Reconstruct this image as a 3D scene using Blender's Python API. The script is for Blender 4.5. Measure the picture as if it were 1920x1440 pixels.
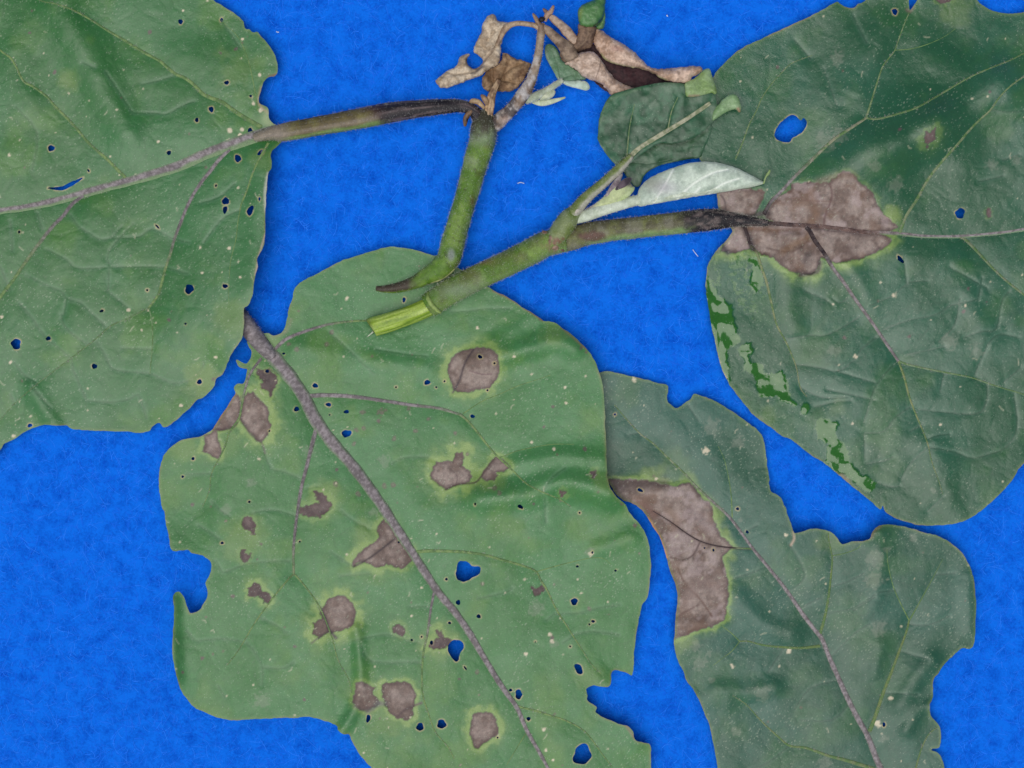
import bpy, math, random
import numpy as np
for o in list(bpy.data.objects): bpy.data.objects.remove(o)
sc = bpy.context.scene
# ------------------------------------------------------------------ camera
S = 0.0002                 # one photo pixel on the cloth = 0.2 mm
CH = 3000.0                # camera height in photo pixels (0.6 m)
cd = bpy.data.cameras.new('camera'); cam = bpy.data.objects.new('camera', cd)
sc.collection.objects.link(cam); sc.camera = cam
cam.location = (0, 0, CH*S); cam.rotation_euler = (0, 0, 0)
cd.sensor_width = 36; cd.lens = 36*CH/1920; cd.clip_start = 0.01; cd.clip_end = 100
# ------------------------------------------------------------------ sky and soft sun
SUN_EL, SUN_AZ = 71, 238          # azimuth measured counter-clockwise from +x: light comes from there
w = bpy.data.worlds.new('World'); sc.world = w; w.use_nodes = True
nt = w.node_tree; bg = nt.nodes['Background']
sky = nt.nodes.new('ShaderNodeTexSky'); sky.sky_type = 'NISHITA'; sky.sun_disc = False
sky.sun_elevation = math.radians(SUN_EL); sky.sun_rotation = math.radians(90-SUN_AZ)
sky.dust_density = 1.0; sky.air_density = 1.0; sky.ozone_density = 1.0
nt.links.new(sky.outputs[0], bg.inputs[0]); bg.inputs[1].default_value = 0.055
sd = bpy.data.lights.new('sun', 'SUN'); sd.energy = 1.5; sd.angle = math.radians(66); sd.color = (1.0, 0.965, 0.91)
sun = bpy.data.objects.new('sun', sd); sc.collection.objects.link(sun)
el, az = math.radians(SUN_EL), math.radians(SUN_AZ)
from mathutils import Vector
sun.rotation_euler = Vector((math.cos(el)*math.cos(az), math.cos(el)*math.sin(az), math.sin(el))).to_track_quat('Z', 'Y').to_euler()
sun.location = (-0.5, -0.3, 0.9)
sc.view_settings.view_transform = 'Standard'; sc.view_settings.look = 'None'
sc.view_settings.gamma = 1; sc.view_settings.use_curve_mapping = False
sc.view_settings.exposure = 0.72
# ------------------------------------------------------------------ helpers
f32 = np.float32
rng = np.random.default_rng(7)
def lin(r, g, b):
    c = np.array([r, g, b], f32)/255
    return np.where(c <= 0.04045, c/12.92, ((c+0.055)/1.055)**2.4).astype(f32)
def Wp(x, y, z):
    k = 1-z/CH
    return np.stack([(x-960)*k*S, (720-y)*k*S, z*S], -1).astype(f32)
def sst(a, b, x):
    t = np.clip((x-a)/(b-a), 0, 1); return t*t*(3-2*t)
_lat = {}
def vnoise(X, Y, scale, seed=0):
    if seed not in _lat: _lat[seed] = np.random.default_rng(1000+seed).random((256, 256)).astype(f32)
    L = _lat[seed]
    x = X/scale+37.3; y = Y/scale+91.7
    xi = np.floor(x).astype(np.int32); yi = np.floor(y).astype(np.int32)
    fx = (x-xi).astype(f32); fy = (y-yi).astype(f32)
    fx = fx*fx*fx*(fx*(fx*6-15)+10); fy = fy*fy*fy*(fy*(fy*6-15)+10)
    a = L[yi & 255, xi & 255]; b = L[yi & 255, (xi+1) & 255]
    c = L[(yi+1) & 255, xi & 255]; d = L[(yi+1) & 255, (xi+1) & 255]
    return (a+(b-a)*fx)*(1-fy)+(c+(d-c)*fx)*fy*1.0
def fbm(X, Y, scale, seed=0, n=4):
    r = 0; a = 1; t = 0
    for i in range(n):
        r = r+a*vnoise(X, Y, scale/2**i, seed+i*7); t += a; a *= 0.55
    return r/t
def voro(X, Y, scale, seed=0):
    L1 = np.random.default_rng(50+seed).random((128, 128, 2)).astype(f32)
    x = X/scale+20; y = Y/scale+20
    xi = np.floor(x).astype(np.int32); yi = np.floor(y).astype(np.int32)
    f1 = np.full(x.shape, 9, f32); f2 = f1.copy()
    for dy in (-1, 0, 1):
        for dx in (-1, 0, 1):
            p = L1[(yi+dy) & 127, (xi+dx) & 127]
            d = np.hypot(xi+dx+p[..., 0]-x, yi+dy+p[..., 1]-y).astype(f32)
            f2 = np.minimum(f2, np.maximum(f1, d)); f1 = np.minimum(f1, d)
    return f2-f1
def catmull(P, n=4, closed=False):
    P = np.array(P, float); N = len(P); out = []
    for i in range(N if closed else N-1):
        if closed: p0, p1, p2, p3 = P[i-1], P[i], P[(i+1) % N], P[(i+2) % N]
        else: p0, p1, p2, p3 = P[max(i-1, 0)], P[i], P[i+1], P[min(i+2, N-1)]
        for k in range(n):
            t = k/n
            out.append(0.5*((2*p1)+(-p0+p2)*t+(2*p0-5*p1+4*p2-p3)*t*t+(-p0+3*p1-3*p2+p3)*t**3))
    if not closed: out.append(P[-1])
    return np.array(out)
def resample(P, step):
    P = np.array(P, float); d = np.r_[0, np.cumsum(np.hypot(*(P[1:, :2]-P[:-1, :2]).T))]
    n = max(2, int(d[-1]/step)+1); t = np.linspace(0, d[-1], n)
    return np.stack([np.interp(t, d, P[:, k]) for k in range(P.shape[1])], 1), t
class Field:
    def __init__(s, box, step):
        s.s = step; s.x0, s.y0 = box[0], box[1]
        s.nx = int((box[2]-box[0])/step)+2; s.ny = int((box[3]-box[1])/step)+2
        s.X, s.Y = np.meshgrid((s.x0+np.arange(s.nx)*step).astype(f32), (s.y0+np.arange(s.ny)*step).astype(f32))
        s.shape = s.X.shape
    def win(s, xa, ya, xb, yb):
        i0 = max(0, int((xa-s.x0)/s.s)); i1 = min(s.nx, int((xb-s.x0)/s.s)+2)
        j0 = max(0, int((ya-s.y0)/s.s)); j1 = min(s.ny, int((yb-s.y0)/s.s)+2)
        if i1 <= i0 or j1 <= j0: return None
        return (slice(j0, j1), slice(i0, i1))
    def segdist(s, P, maxd, closed=False, out=None):
        D = np.full(s.shape, maxd, f32) if out is None else out
        P = np.asarray(P, f32); n = len(P)
        for i in range(n if closed else n-1):
            a = P[i]; b = P[(i+1) % n]
            w_ = s.win(min(a[0], b[0])-maxd, min(a[1], b[1])-maxd, max(a[0], b[0])+maxd, max(a[1], b[1])+maxd)
            if w_ is None: continue
            x = s.X[w_]-a[0]; y = s.Y[w_]-a[1]; dx, dy = b-a; l2 = dx*dx+dy*dy+1e-9
            t = np.clip((x*dx+y*dy)/l2, 0, 1)
            np.minimum(D[w_], np.hypot(x-t*dx, y-t*dy), out=D[w_])
        return D
    def inside(s, P):
        I = np.zeros(s.shape, bool); P = np.asarray(P, float); n = len(P); ys = s.Y[:, 0]; xs = s.X[0]
        for i in range(n):
            a = P[i]; b = P[(i+1) % n]
            if a[1] == b[1]: continue
            lo, hi = (a, b) if a[1] < b[1] else (b, a)
            r = np.nonzero((ys >= lo[1]) & (ys < hi[1]))[0]
            if len(r) == 0: continue
            xc = lo[0]+(ys[r]-lo[1])/(hi[1]-lo[1])*(hi[0]-lo[0])
            I[r] ^= xs[None, :] < xc[:, None]
        return I
    def sdf(s, P, maxd=70, smooth=3):
        P = catmull(P, smooth, True) if smooth else P
        D = s.segdist(P, maxd, True); return np.where(s.inside(P), D, -D)
    def sample(s, A, x, y):
        u = np.clip((np.asarray(x)-s.x0)/s.s, 0, s.nx-1.001); v = np.clip((np.asarray(y)-s.y0)/s.s, 0, s.ny-1.001)
        i = u.astype(int); j = v.astype(int); fu = u-i; fv = v-j
        return (A[j, i]*(1-fu)+A[j, i+1]*fu)*(1-fv)+(A[j+1, i]*(1-fu)+A[j+1, i+1]*fu)*fv
def mixc(C, col, m):
    C += (col-C)*m[..., None]
# ------------------------------------------------------------------ materials
def new_mat(name):
    m = bpy.data.materials.new(name); m.use_nodes = True
    return m, m.node_tree, m.node_tree.nodes['Principled BSDF']
def attr_mat(name, spec=0.5, grain=0.12, grain_scale=2600, bump=0.25, bump_scale=1500, bdist=0.0002, sheen=0.0, dots=0.0, rough_base=None, trans=0.0):
    m, t, p = new_mat(name); N = t.nodes.new; L = t.links.new
    a = N('ShaderNodeAttribute'); a.attribute_name = 'Col'
    r = N('ShaderNodeAttribute'); r.attribute_name = 'Rough'
    tc = N('ShaderNodeTexCoord')
    n1 = N('ShaderNodeTexNoise'); n1.inputs['Scale'].default_value = grain_scale; n1.inputs['Detail'].default_value = 3
    L(tc.outputs['Object'], n1.inputs['Vector'])
    mr = N('ShaderNodeMapRange'); mr.inputs[1].default_value = 0.25; mr.inputs[2].default_value = 0.75
    mr.inputs[3].default_value = 1-grain; mr.inputs[4].default_value = 1+grain
    L(n1.outputs['Fac'], mr.inputs[0])
    mx = N('ShaderNodeMix'); mx.data_type = 'RGBA'; mx.blend_type = 'MULTIPLY'; mx.inputs[0].default_value = 1
    L(a.outputs['Color'], mx.inputs[6]); L(mr.outputs[0], mx.inputs[7])
    col = mx.outputs[2]
    if dots:
        v = N('ShaderNodeTexVoronoi'); v.inputs['Scale'].default_value = 900; L(tc.outputs['Object'], v.inputs['Vector'])
        lt = N('ShaderNodeMath'); lt.operation = 'LESS_THAN'; lt.inputs[1].default_value = 0.16; L(v.outputs['Distance'], lt.inputs[0])
        sp = N('ShaderNodeSeparateColor'); L(v.outputs['Color'], sp.inputs[0])
        g = N('ShaderNodeMath'); g.operation = 'GREATER_THAN'; g.inputs[1].default_value = 0.45; L(sp.outputs[0], g.inputs[0])
        mu = N('ShaderNodeMath'); mu.operation = 'MULTIPLY'; L(lt.outputs[0], mu.inputs[0]); L(g.outputs[0], mu.inputs[1])
        mu2 = N('ShaderNodeMath'); mu2.operation = 'MULTIPLY'; mu2.inputs[1].default_value = dots; L(mu.outputs[0], mu2.inputs[0])
        m2 = N('ShaderNodeMix'); m2.data_type = 'RGBA'; L(mu2.outputs[0], m2.inputs[0]); L(col, m2.inputs[6])
        m2.inputs[7].default_value = (0.42, 0.48, 0.36, 1); col = m2.outputs[2]
    L(col, p.inputs['Base Color']); L(r.outputs['Fac'], p.inputs['Roughness'])
    p.inputs['Specular IOR Level'].default_value = spec
    if sheen:
        p.inputs['Sheen Weight'].default_value = sheen; p.inputs['Sheen Roughness'].default_value = 0.5
    n2 = N('ShaderNodeTexNoise'); n2.inputs['Scale'].default_value = bump_scale; n2.inputs['Detail'].default_value = 4; n2.inputs['Roughness'].default_value = 0.65
    L(tc.outputs['Object'], n2.inputs['Vector'])
    b = N('ShaderNodeBump'); b.inputs['Distance'].default_value = bdist
    wt = N('ShaderNodeMapRange'); wt.inputs[1].default_value = 0.05; wt.inputs[2].default_value = 0.25; wt.inputs[3].default_value = 0.02; wt.inputs[4].default_value = bump
    L(r.outputs['Fac'], wt.inputs[0]); L(wt.outputs[0], b.inputs['Strength'])
    L(n2.outputs['Fac'], b.inputs['Height']); L(b.outputs[0], p.inputs['Normal'])
    return m
M_leaf = attr_mat('leaf_surface', spec=0.72, grain=0.18, bump=0.55, dots=0.28)
M_vein = attr_mat('vein_skin', spec=0.3, grain=0.22, grain_scale=2200, bump=0.6, bump_scale=1800)
M_stem = attr_mat('stem_skin', spec=0.4, grain=0.22, grain_scale=1700, bump=0.6, bump_scale=1400)
M_dry = attr_mat('dried_leaf_surface', spec=0.2, grain=0.2, grain_scale=1300, bump=0.8, bump_scale=900)
M_woolly = attr_mat('woolly_leaf_surface', spec=0.2, grain=0.12, grain_scale=2000, bump=0.6, bump_scale=2000, sheen=0.3)
# ------------------------------------------------------------------ object helpers
col = sc.collection
def tag(o, label=None, cat=None, group=None, kind=None):
    if label: o['label'] = label
    if cat: o['category'] = cat
    if group: o['group'] = group
    if kind: o['kind'] = kind
    return o
def empty(name, x, y):
    o = bpy.data.objects.new(name, None); col.objects.link(o); o.empty_display_size = 0.01
    return o
def mesh_obj(name, V, loops, totals, C, R, mat, parent=None, smooth=True):
    me = bpy.data.meshes.new(name)
    nv = len(V); nl = len(loops); npoly = len(totals)
    me.vertices.add(nv); me.vertices.foreach_set('co', np.ascontiguousarray(V, f32).ravel())
    me.loops.add(nl); me.loops.foreach_set('vertex_index', np.ascontiguousarray(loops, np.int32))
    me.polygons.add(npoly)
    starts = np.r_[0, np.cumsum(totals)[:-1]].astype(np.int32)
    me.polygons.foreach_set('loop_start', starts)
    me.polygons.foreach_set('use_smooth', np.full(npoly, smooth, bool))
    me.update(calc_edges=True); me.validate()
    A = me.attributes.new('Col', 'FLOAT_COLOR', 'POINT')
    A.data.foreach_set('color', np.c_[np.clip(C, 0, 1), np.ones(nv)].astype(f32).ravel())
    B = me.attributes.new('Rough', 'FLOAT', 'POINT'); B.data.foreach_set('value', np.ascontiguousarray(R, f32))
    me.materials.append(mat)
    o = bpy.data.objects.new(name, me); col.objects.link(o)
    if parent: o.parent = parent
    return o
def sheet(name, F, D, H, C, R, mat, parent=None, thick=1.6, rimcol=None):
    """cut the height field along D = 0 (marching squares) and give it a rim of real thickness"""
    ins = D > 0; ny, nx = F.shape
    vid = np.full((ny, nx), -1, np.int64); k = int(ins.sum()); vid[ins] = np.arange(k)
    hx = ins[:, 1:] != ins[:, :-1]; vx = ins[1:, :] != ins[:-1, :]
    hid = np.full(hx.shape, -1, np.int64); nh = int(hx.sum()); hid[hx] = k+np.arange(nh)
    wid = np.full(vx.shape, -1, np.int64); nw = int(vx.sum()); wid[vx] = k+nh+np.arange(nw)
    th = np.clip((D[:, :-1]/(D[:, :-1]-D[:, 1:]+1e-12))[hx], 0.02, 0.98)
    tv = np.clip((D[:-1]/(D[:-1]-D[1:]+1e-12))[vx], 0.02, 0.98)
    def gather(A):
        e1 = A[:, :-1][hx]; e2 = A[:, 1:][hx]; g1 = A[:-1][vx]; g2 = A[1:][vx]
        a, b = th, tv
        if A.ndim == 3: a, b = th[:, None], tv[:, None]
        return np.concatenate([A[ins], e1+(e2-e1)*a, g1+(g2-g1)*b])
    x = gather(F.X); y = gather(F.Y); z = gather(H); c = gather(C); r = gather(R)
    a, b, c2, d = ins[:-1, :-1], ins[:-1, 1:], ins[1:, 1:], ins[1:, :-1]      # tl tr br bl
    code = a*1+b*2+c2*4+d*8
    corner = [vid[:-1, :-1], vid[:-1, 1:], vid[1:, 1:], vid[1:, :-1]]
    edge = [hid[:-1, :], wid[:, 1:], hid[1:, :], wid[:, :-1]]                  # top right bottom left
    loops = []; totals = []; rim = []
    def polys(code_k):
        bits = [(code_k >> i) & 1 for i in range(4)]
        if code_k == 15: return [['c0', 'c1', 'c2', 'c3']], []
        if code_k in (5, 10):
            i = 0 if code_k == 5 else 1
            return [['c%d' % i, 'e%d' % i, 'e%d' % ((i+3) % 4)], ['c%d' % (i+2), 'e%d' % (i+2), 'e%d' % (i+1)]], [('e%d' % i, 'e%d' % ((i+3) % 4)), ('e%d' % (i+2), 'e%d' % (i+1))]
        seq = []
        for i in range(4):
            if bits[i]: seq.append('c%d' % i)
            if bits[i] != bits[(i+1) % 4]: seq.append('e%d' % i)
        es = [q for q in range(len(seq)) if seq[q][0] == 'e']
        for q in es:
            if seq[(q+1) % len(seq)][0] == 'e': return [seq], [(seq[q], seq[(q+1) % len(seq)])]
        return [seq], []
    for k_ in range(1, 16):
        m = code == k_
        if not m.any(): continue
        pl, rm = polys(k_)
        g = lambda q: (corner if q[0] == 'c' else edge)[int(q[1])][m]
        for p in pl:
            arr = np.stack([g(q) for q in p[::-1]], 1); loops.append(arr.ravel()); totals.append(np.full(len(arr), len(p)))
        for e in rm: rim.append(np.stack([g(e[0]), g(e[1])], 1))
    n0 = len(x)
    rim = np.concatenate(rim)
    u, inv = np.unique(rim.ravel(), return_inverse=True); inv = inv.reshape(-1, 2); nu = len(u)
    top = n0+inv; bot = n0+nu+inv
    quad = np.stack([top[:, 0], top[:, 1], bot[:, 1], bot[:, 0]], 1)
    loops.append(quad.ravel()); totals.append(np.full(len(quad), 4))
    X = np.r_[x, x[u], x[u]]; Y = np.r_[y, y[u], y[u]]; Z = np.r_[z, z[u], z[u]-thick]
    rc = c[u] if rimcol is None else c[u]*0.5+np.asarray(rimcol, f32)*0.5
    Cc = np.concatenate([c, rc, rc]); Rr = np.r_[r, r[u], r[u]]
    return mesh_obj(name, Wp(X, Y, Z), np.concatenate(loops), np.concatenate(totals), Cc, Rr, mat, parent)
def vein_mesh(name, F, H, path, w0, w1, cfun, parent, rise=0.5, step=1.7, nu=9, mat=None, sink=0.35):
    P, t = resample(catmull(path, 6), step); n = len(P)
    T = np.gradient(P, axis=0); T /= np.linalg.norm(T, axis=1, keepdims=True)+1e-9
    N = np.stack([-T[:, 1], T[:, 0]], 1)
    tt = t/t[-1]; wd = (w0+(w1-w0)*tt)*0.5
    wd = wd*(0.92+0.16*vnoise(P[:, 0], P[:, 1], 14, 3))
    u = np.linspace(-1, 1, nu)
    X = P[:, :1]+N[:, :1]*wd[:, None]*u; Y = P[:, 1:2]+N[:, 1:2]*wd[:, None]*u
    prof = np.sqrt(np.maximum(0, 1-u*u))
    Z = F.sample(H, X, Y)+prof[None]*wd[:, None]*rise*2*0.5+prof*0.3-sink
    C = cfun(X, Y, np.broadcast_to(tt[:, None], X.shape), np.broadcast_to(u, X.shape))
    idx = np.arange(n*nu).reshape(n, nu)
    q = np.stack([idx[:-1, :-1], idx[:-1, 1:], idx[1:, 1:], idx[1:, :-1]], -1).reshape(-1, 4)
    return mesh_obj(name, Wp(X, Y, Z).reshape(-1, 3), q.ravel(), np.full(len(q), 4), C.reshape(-1, 3), np.full(n*nu, 0.6), mat or M_vein, parent)
def tube(name, pts, cfun, parent, mat=None, step=2.4, nth=30, flat=1.0, lump=0.05, groove=0, gdepth=0.0, rough=0.55, seed=0):
    P, t = resample(catmull(pts, 6), step); n = len(P)
    T = np.gradient(P[:, :3], axis=0); T /= np.linalg.norm(T, axis=1, keepdims=True)+1e-9
    N = np.stack([-T[:, 1], T[:, 0], 0*T[:, 0]], 1); N /= np.linalg.norm(N, axis=1, keepdims=True)+1e-9
    B = np.cross(T, N); B *= np.sign(B[:, 2:3]+1e-9)
    th = np.linspace(0, 2*math.pi, nth, endpoint=False)
    r = P[:, 3][:, None]*np.ones(nth)[None]
    U = t[:, None]*np.ones(nth)[None]; A = np.ones(n)[:, None]*th[None]
    r = r*(1+lump*2*(fbm(U*1.0+seed*50, np.cos(A)*25+np.sin(A)*31+seed*77, 26, seed, 3)-0.5))
    if groove: r = r*(1-gdepth*(0.5+0.5*np.cos(A*groove+2.5*np.sin(U*0.012)))*(0.4+vnoise(U, A*14, 60, seed+5)))
    off = N[:, None]*(np.cos(A)*r)[..., None]+B[:, None]*(np.sin(A)*r*flat)[..., None]
    V = P[:, None, :3]+off
    C = cfun(V[..., 0], V[..., 1], U, A).reshape(-1, 3)
    idx = np.arange(n*nth).reshape(n, nth); nx = np.roll(idx, -1, 1)
    q = np.stack([idx[:-1], nx[:-1], nx[1:], idx[1:]], -1).reshape(-1, 4)
    V = V.reshape(-1, 3); c0 = n*nth
    V = np.r_[V, P[:1, :3], P[-1:, :3]]; C = np.r_[C, C[:nth].mean(0)[None], C[-nth:].mean(0)[None]]
    t0 = np.stack([np.full(nth, c0), nx[0], idx[0]], 1); t1 = np.stack([np.full(nth, c0+1), idx[-1], nx[-1]], 1)
    loops = np.r_[q.ravel(), t0.ravel(), t1.ravel()]; tot = np.r_[np.full(len(q), 4), np.full(2*nth, 3)]
    o = mesh_obj(name, Wp(V[:, 0], V[:, 1], V[:, 2]), loops, tot, C, np.full(len(V), rough), mat or M_stem, parent)
    nrm = off.reshape(-1, 3); nrm = nrm/(np.linalg.norm(nrm, axis=1, keepdims=True)+1e-9)
    o_em = (V[:n*nth], nrm)
    return o, o_em
def hairs(parent, em, count, length, colr, width=0.8, up=-0.2, name='hairs', seed=0):
    g = np.random.default_rng(300+seed)
    P, N = em; ok = np.nonzero(N[:, 2] > up)[0]; i = g.choice(ok, count)
    p = P[i]+g.normal(0, 0.8, (count, 3)); d = N[i]+g.normal(0, 0.55, (count, 3)); d /= np.linalg.norm(d, axis=1, keepdims=True)
    L = length*(0.5+g.random(count))[:, None]
    side = np.cross(d, np.array([0, 0, 1.0])+g.normal(0, 0.2, (count, 3))); side /= np.linalg.norm(side, axis=1, keepdims=True)+1e-6
    a = p-side*width/2; b = p+side*width/2; c = p+d*L
    V = np.stack([a, b, c], 1).reshape(-1, 3)
    C = np.repeat(np.asarray(colr)[None]*(0.6+0.7*g.random((count, 1))), 3, 0)
    o = mesh_obj(name, Wp(V[:, 0], V[:, 1], V[:, 2]), np.arange(3*count), np.full(count, 3), C, np.full(3*count, 0.7), M_vein, parent, False)
    tag(o, kind='stuff'); return o
# ------------------------------------------------------------------ blue felt cloth
def build_felt():
    F = Field((-700, -700, 2620, 2140), 7.0); X, Y = F.X, F.Y
    H = (fbm(X, Y, 130, 40, 3)-0.5)*5+(fbm(X, Y, 34, 43, 3)-0.5)*3.0
    H -= H.max()+0.2
    idx = np.arange(F.nx*F.ny).reshape(F.shape)
    q = np.stack([idx[:-1, :-1], idx[1:, :-1], idx[1:, 1:], idx[:-1, 1:]], -1).reshape(-1, 4)
    m, t, p = new_mat('blue_felt'); N = t.nodes.new; L = t.links.new
    tc = N('ShaderNodeTexCoord')
    def noise(scale, det, rough=0.6):
        n = N('ShaderNodeTexNoise'); n.inputs['Scale'].default_value = scale; n.inputs['Detail'].default_value = det; n.inputs['Roughness'].default_value = rough
        L(tc.outputs['Object'], n.inputs['Vector']); return n.outputs['Fac']
    a = noise(160, 6, 0.62); b = noise(1100, 3, 0.7)
    ad = N('ShaderNodeMath'); ad.operation = 'MULTIPLY_ADD'; ad.inputs[1].default_value = 0.8; L(b, ad.inputs[0]); L(a, ad.inputs[2])
    r = N('ShaderNodeValToRGB'); L(ad.outputs[0], r.inputs[0])
    r.color_ramp.elements[0].position = 0.56; r.color_ramp.elements[1].position = 1.24
    r.color_ramp.elements[0].color = (0.0012, 0.062, 0.47, 1); r.color_ramp.elements[1].color = (0.005, 0.158, 0.78, 1)
    L(r.outputs[0], p.inputs['Base Color']); p.inputs['Roughness'].default_value = 0.95; p.inputs['Specular IOR Level'].default_value = 0.05
    c = noise(900, 4, 0.75)
    bp = N('ShaderNodeBump'); bp.inputs['Strength'].default_value = 0.55; bp.inputs['Distance'].default_value = 0.0006
    L(c, bp.inputs['Height']); L(bp.outputs[0], p.inputs['Normal'])
    n = F.nx*F.ny
    o = mesh_obj('felt_cloth', Wp(X, Y, H).reshape(-1, 3), q.ravel(), np.full(len(q), 4), np.zeros((n, 3)), np.zeros(n), m)
    tag(o, 'bright blue felt cloth spread under the leaves and stems', 'cloth', kind='structure')
    # loose fibres of the nap
    g = np.random.default_rng(11); K = 42000
    x = g.uniform(-250, 2170, K); y = g.uniform(-250, 1690, K); an = g.uniform(0, 2*math.pi, K); bend = g.normal(0, 0.9, K); ln = g.gamma(3, 4.0, K)+4
    base = F.sample(H, x, y); k = 4; px = [x]; py = [y]
    for i in range(k-1):
        px.append(px[-1]+np.cos(an)*ln/(k-1)); py.append(py[-1]+np.sin(an)*ln/(k-1)); an = an+bend/(k-1)
    px = np.stack(px, 1); py = np.stack(py, 1); z0 = F.sample(H, px, py)
    lift = np.sin(np.linspace(0.15, math.pi*0.9, k))[None]*(0.2+0.6*g.random((K, 1)))
    pz = z0+lift; tx = np.gradient(px, axis=1); ty = np.gradient(py, axis=1); l = np.hypot(tx, ty)+1e-6
    wd = (0.22+0.22*g.random((K, 1)))
    V = np.stack([Wp(px-ty/l*wd, py+tx/l*wd, pz), Wp(px+ty/l*wd, py-tx/l*wd, pz)], 2).reshape(-1, 3)
    id0 = (np.arange(K)*k*2)[:, None, None]+np.array([[2*i, 2*i+1, 2*i+3, 2*i+2] for i in range(k-1)])[None]
    br = g.random((K, 1)); C = lin(12, 92, 220)[None]*(1-br)+lin(46, 130, 244)[None]*br
    C = np.repeat(C, 2*k, 0)
    mf = attr_mat('felt_fibre', spec=0.1, grain=0.05, bump=0.0)
    fo = mesh_obj('nap_fibres', V, id0.ravel(), np.full(K*(k-1), 4), C, np.full(len(V), 0.9), mf, o, False)
    tag(fo, kind='stuff')
build_felt()
# ------------------------------------------------------------------ big leaves
GREY, GREYD = lin(140, 130, 129), lin(106, 97, 96)
def vein_grey(light=1.0, margin=lin(104, 132, 88), side=0):
    def f(X, Y, t, u):
        n = fbm(X, Y, 4.2, 61, 2); n2 = fbm(X, Y, 26, 63, 2)
        k = sst(0.35, 0.7, n)[..., None]
        C = (GREYD*(1-k)+GREY*k)*light*(0.8+0.4*n2[..., None])
        m = (sst(0.55, 1.0, np.abs(u+0.25*(n2-0.5)))*0.75)[..., None]
        if side: m = np.maximum(m, (sst(0.05, 0.55, side*u+0.5*(n2-0.5))*0.9)[..., None])
        return C*(1-m)+margin*m
    return f
def vein_green(c1=lin(120, 142, 84), c2=lin(88, 116, 66)):
    def f(X, Y, t, u):
        n = fbm(X, Y, 6, 65, 2); k = sst(0.3, 0.7, n)[..., None]; C = c1*k+c2*(1-k)
        m = (sst(0.5, 1, np.abs(u))*0.5)[..., None]; return C*(1-m)+c2*m
    return f
def vein_blend(fa, fb, t0, t1):
    def f(X, Y, t, u):
        k = sst(t0, t1, t+0.08*(vnoise(X, Y, 9, 5)-0.5))[..., None]; return fa(X, Y, t, u)*(1-k)+fb(X, Y, t, u)*k
    return f
def vein_dark(X, Y, t, u):
    n = fbm(X, Y, 5, 67, 2)[..., None]; return lin(30, 22, 26)*(1-n)+lin(74, 58, 54)*n
def vein_brown(X, Y, t, u):
    n = fbm(X, Y, 7, 68, 2)[..., None]; return lin(66, 48, 44)*(1-n)+lin(126, 100, 90)*n
def shepard(F, pts):
    num = np.zeros(F.shape, f32); den = np.zeros(F.shape, f32)
    for x, y, z in pts:
        w_ = 1/((F.X-x)**2+(F.Y-y)**2+900)**1.4; w_ = w_*1e6; num += w_*z; den += w_
    return num/den
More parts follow.
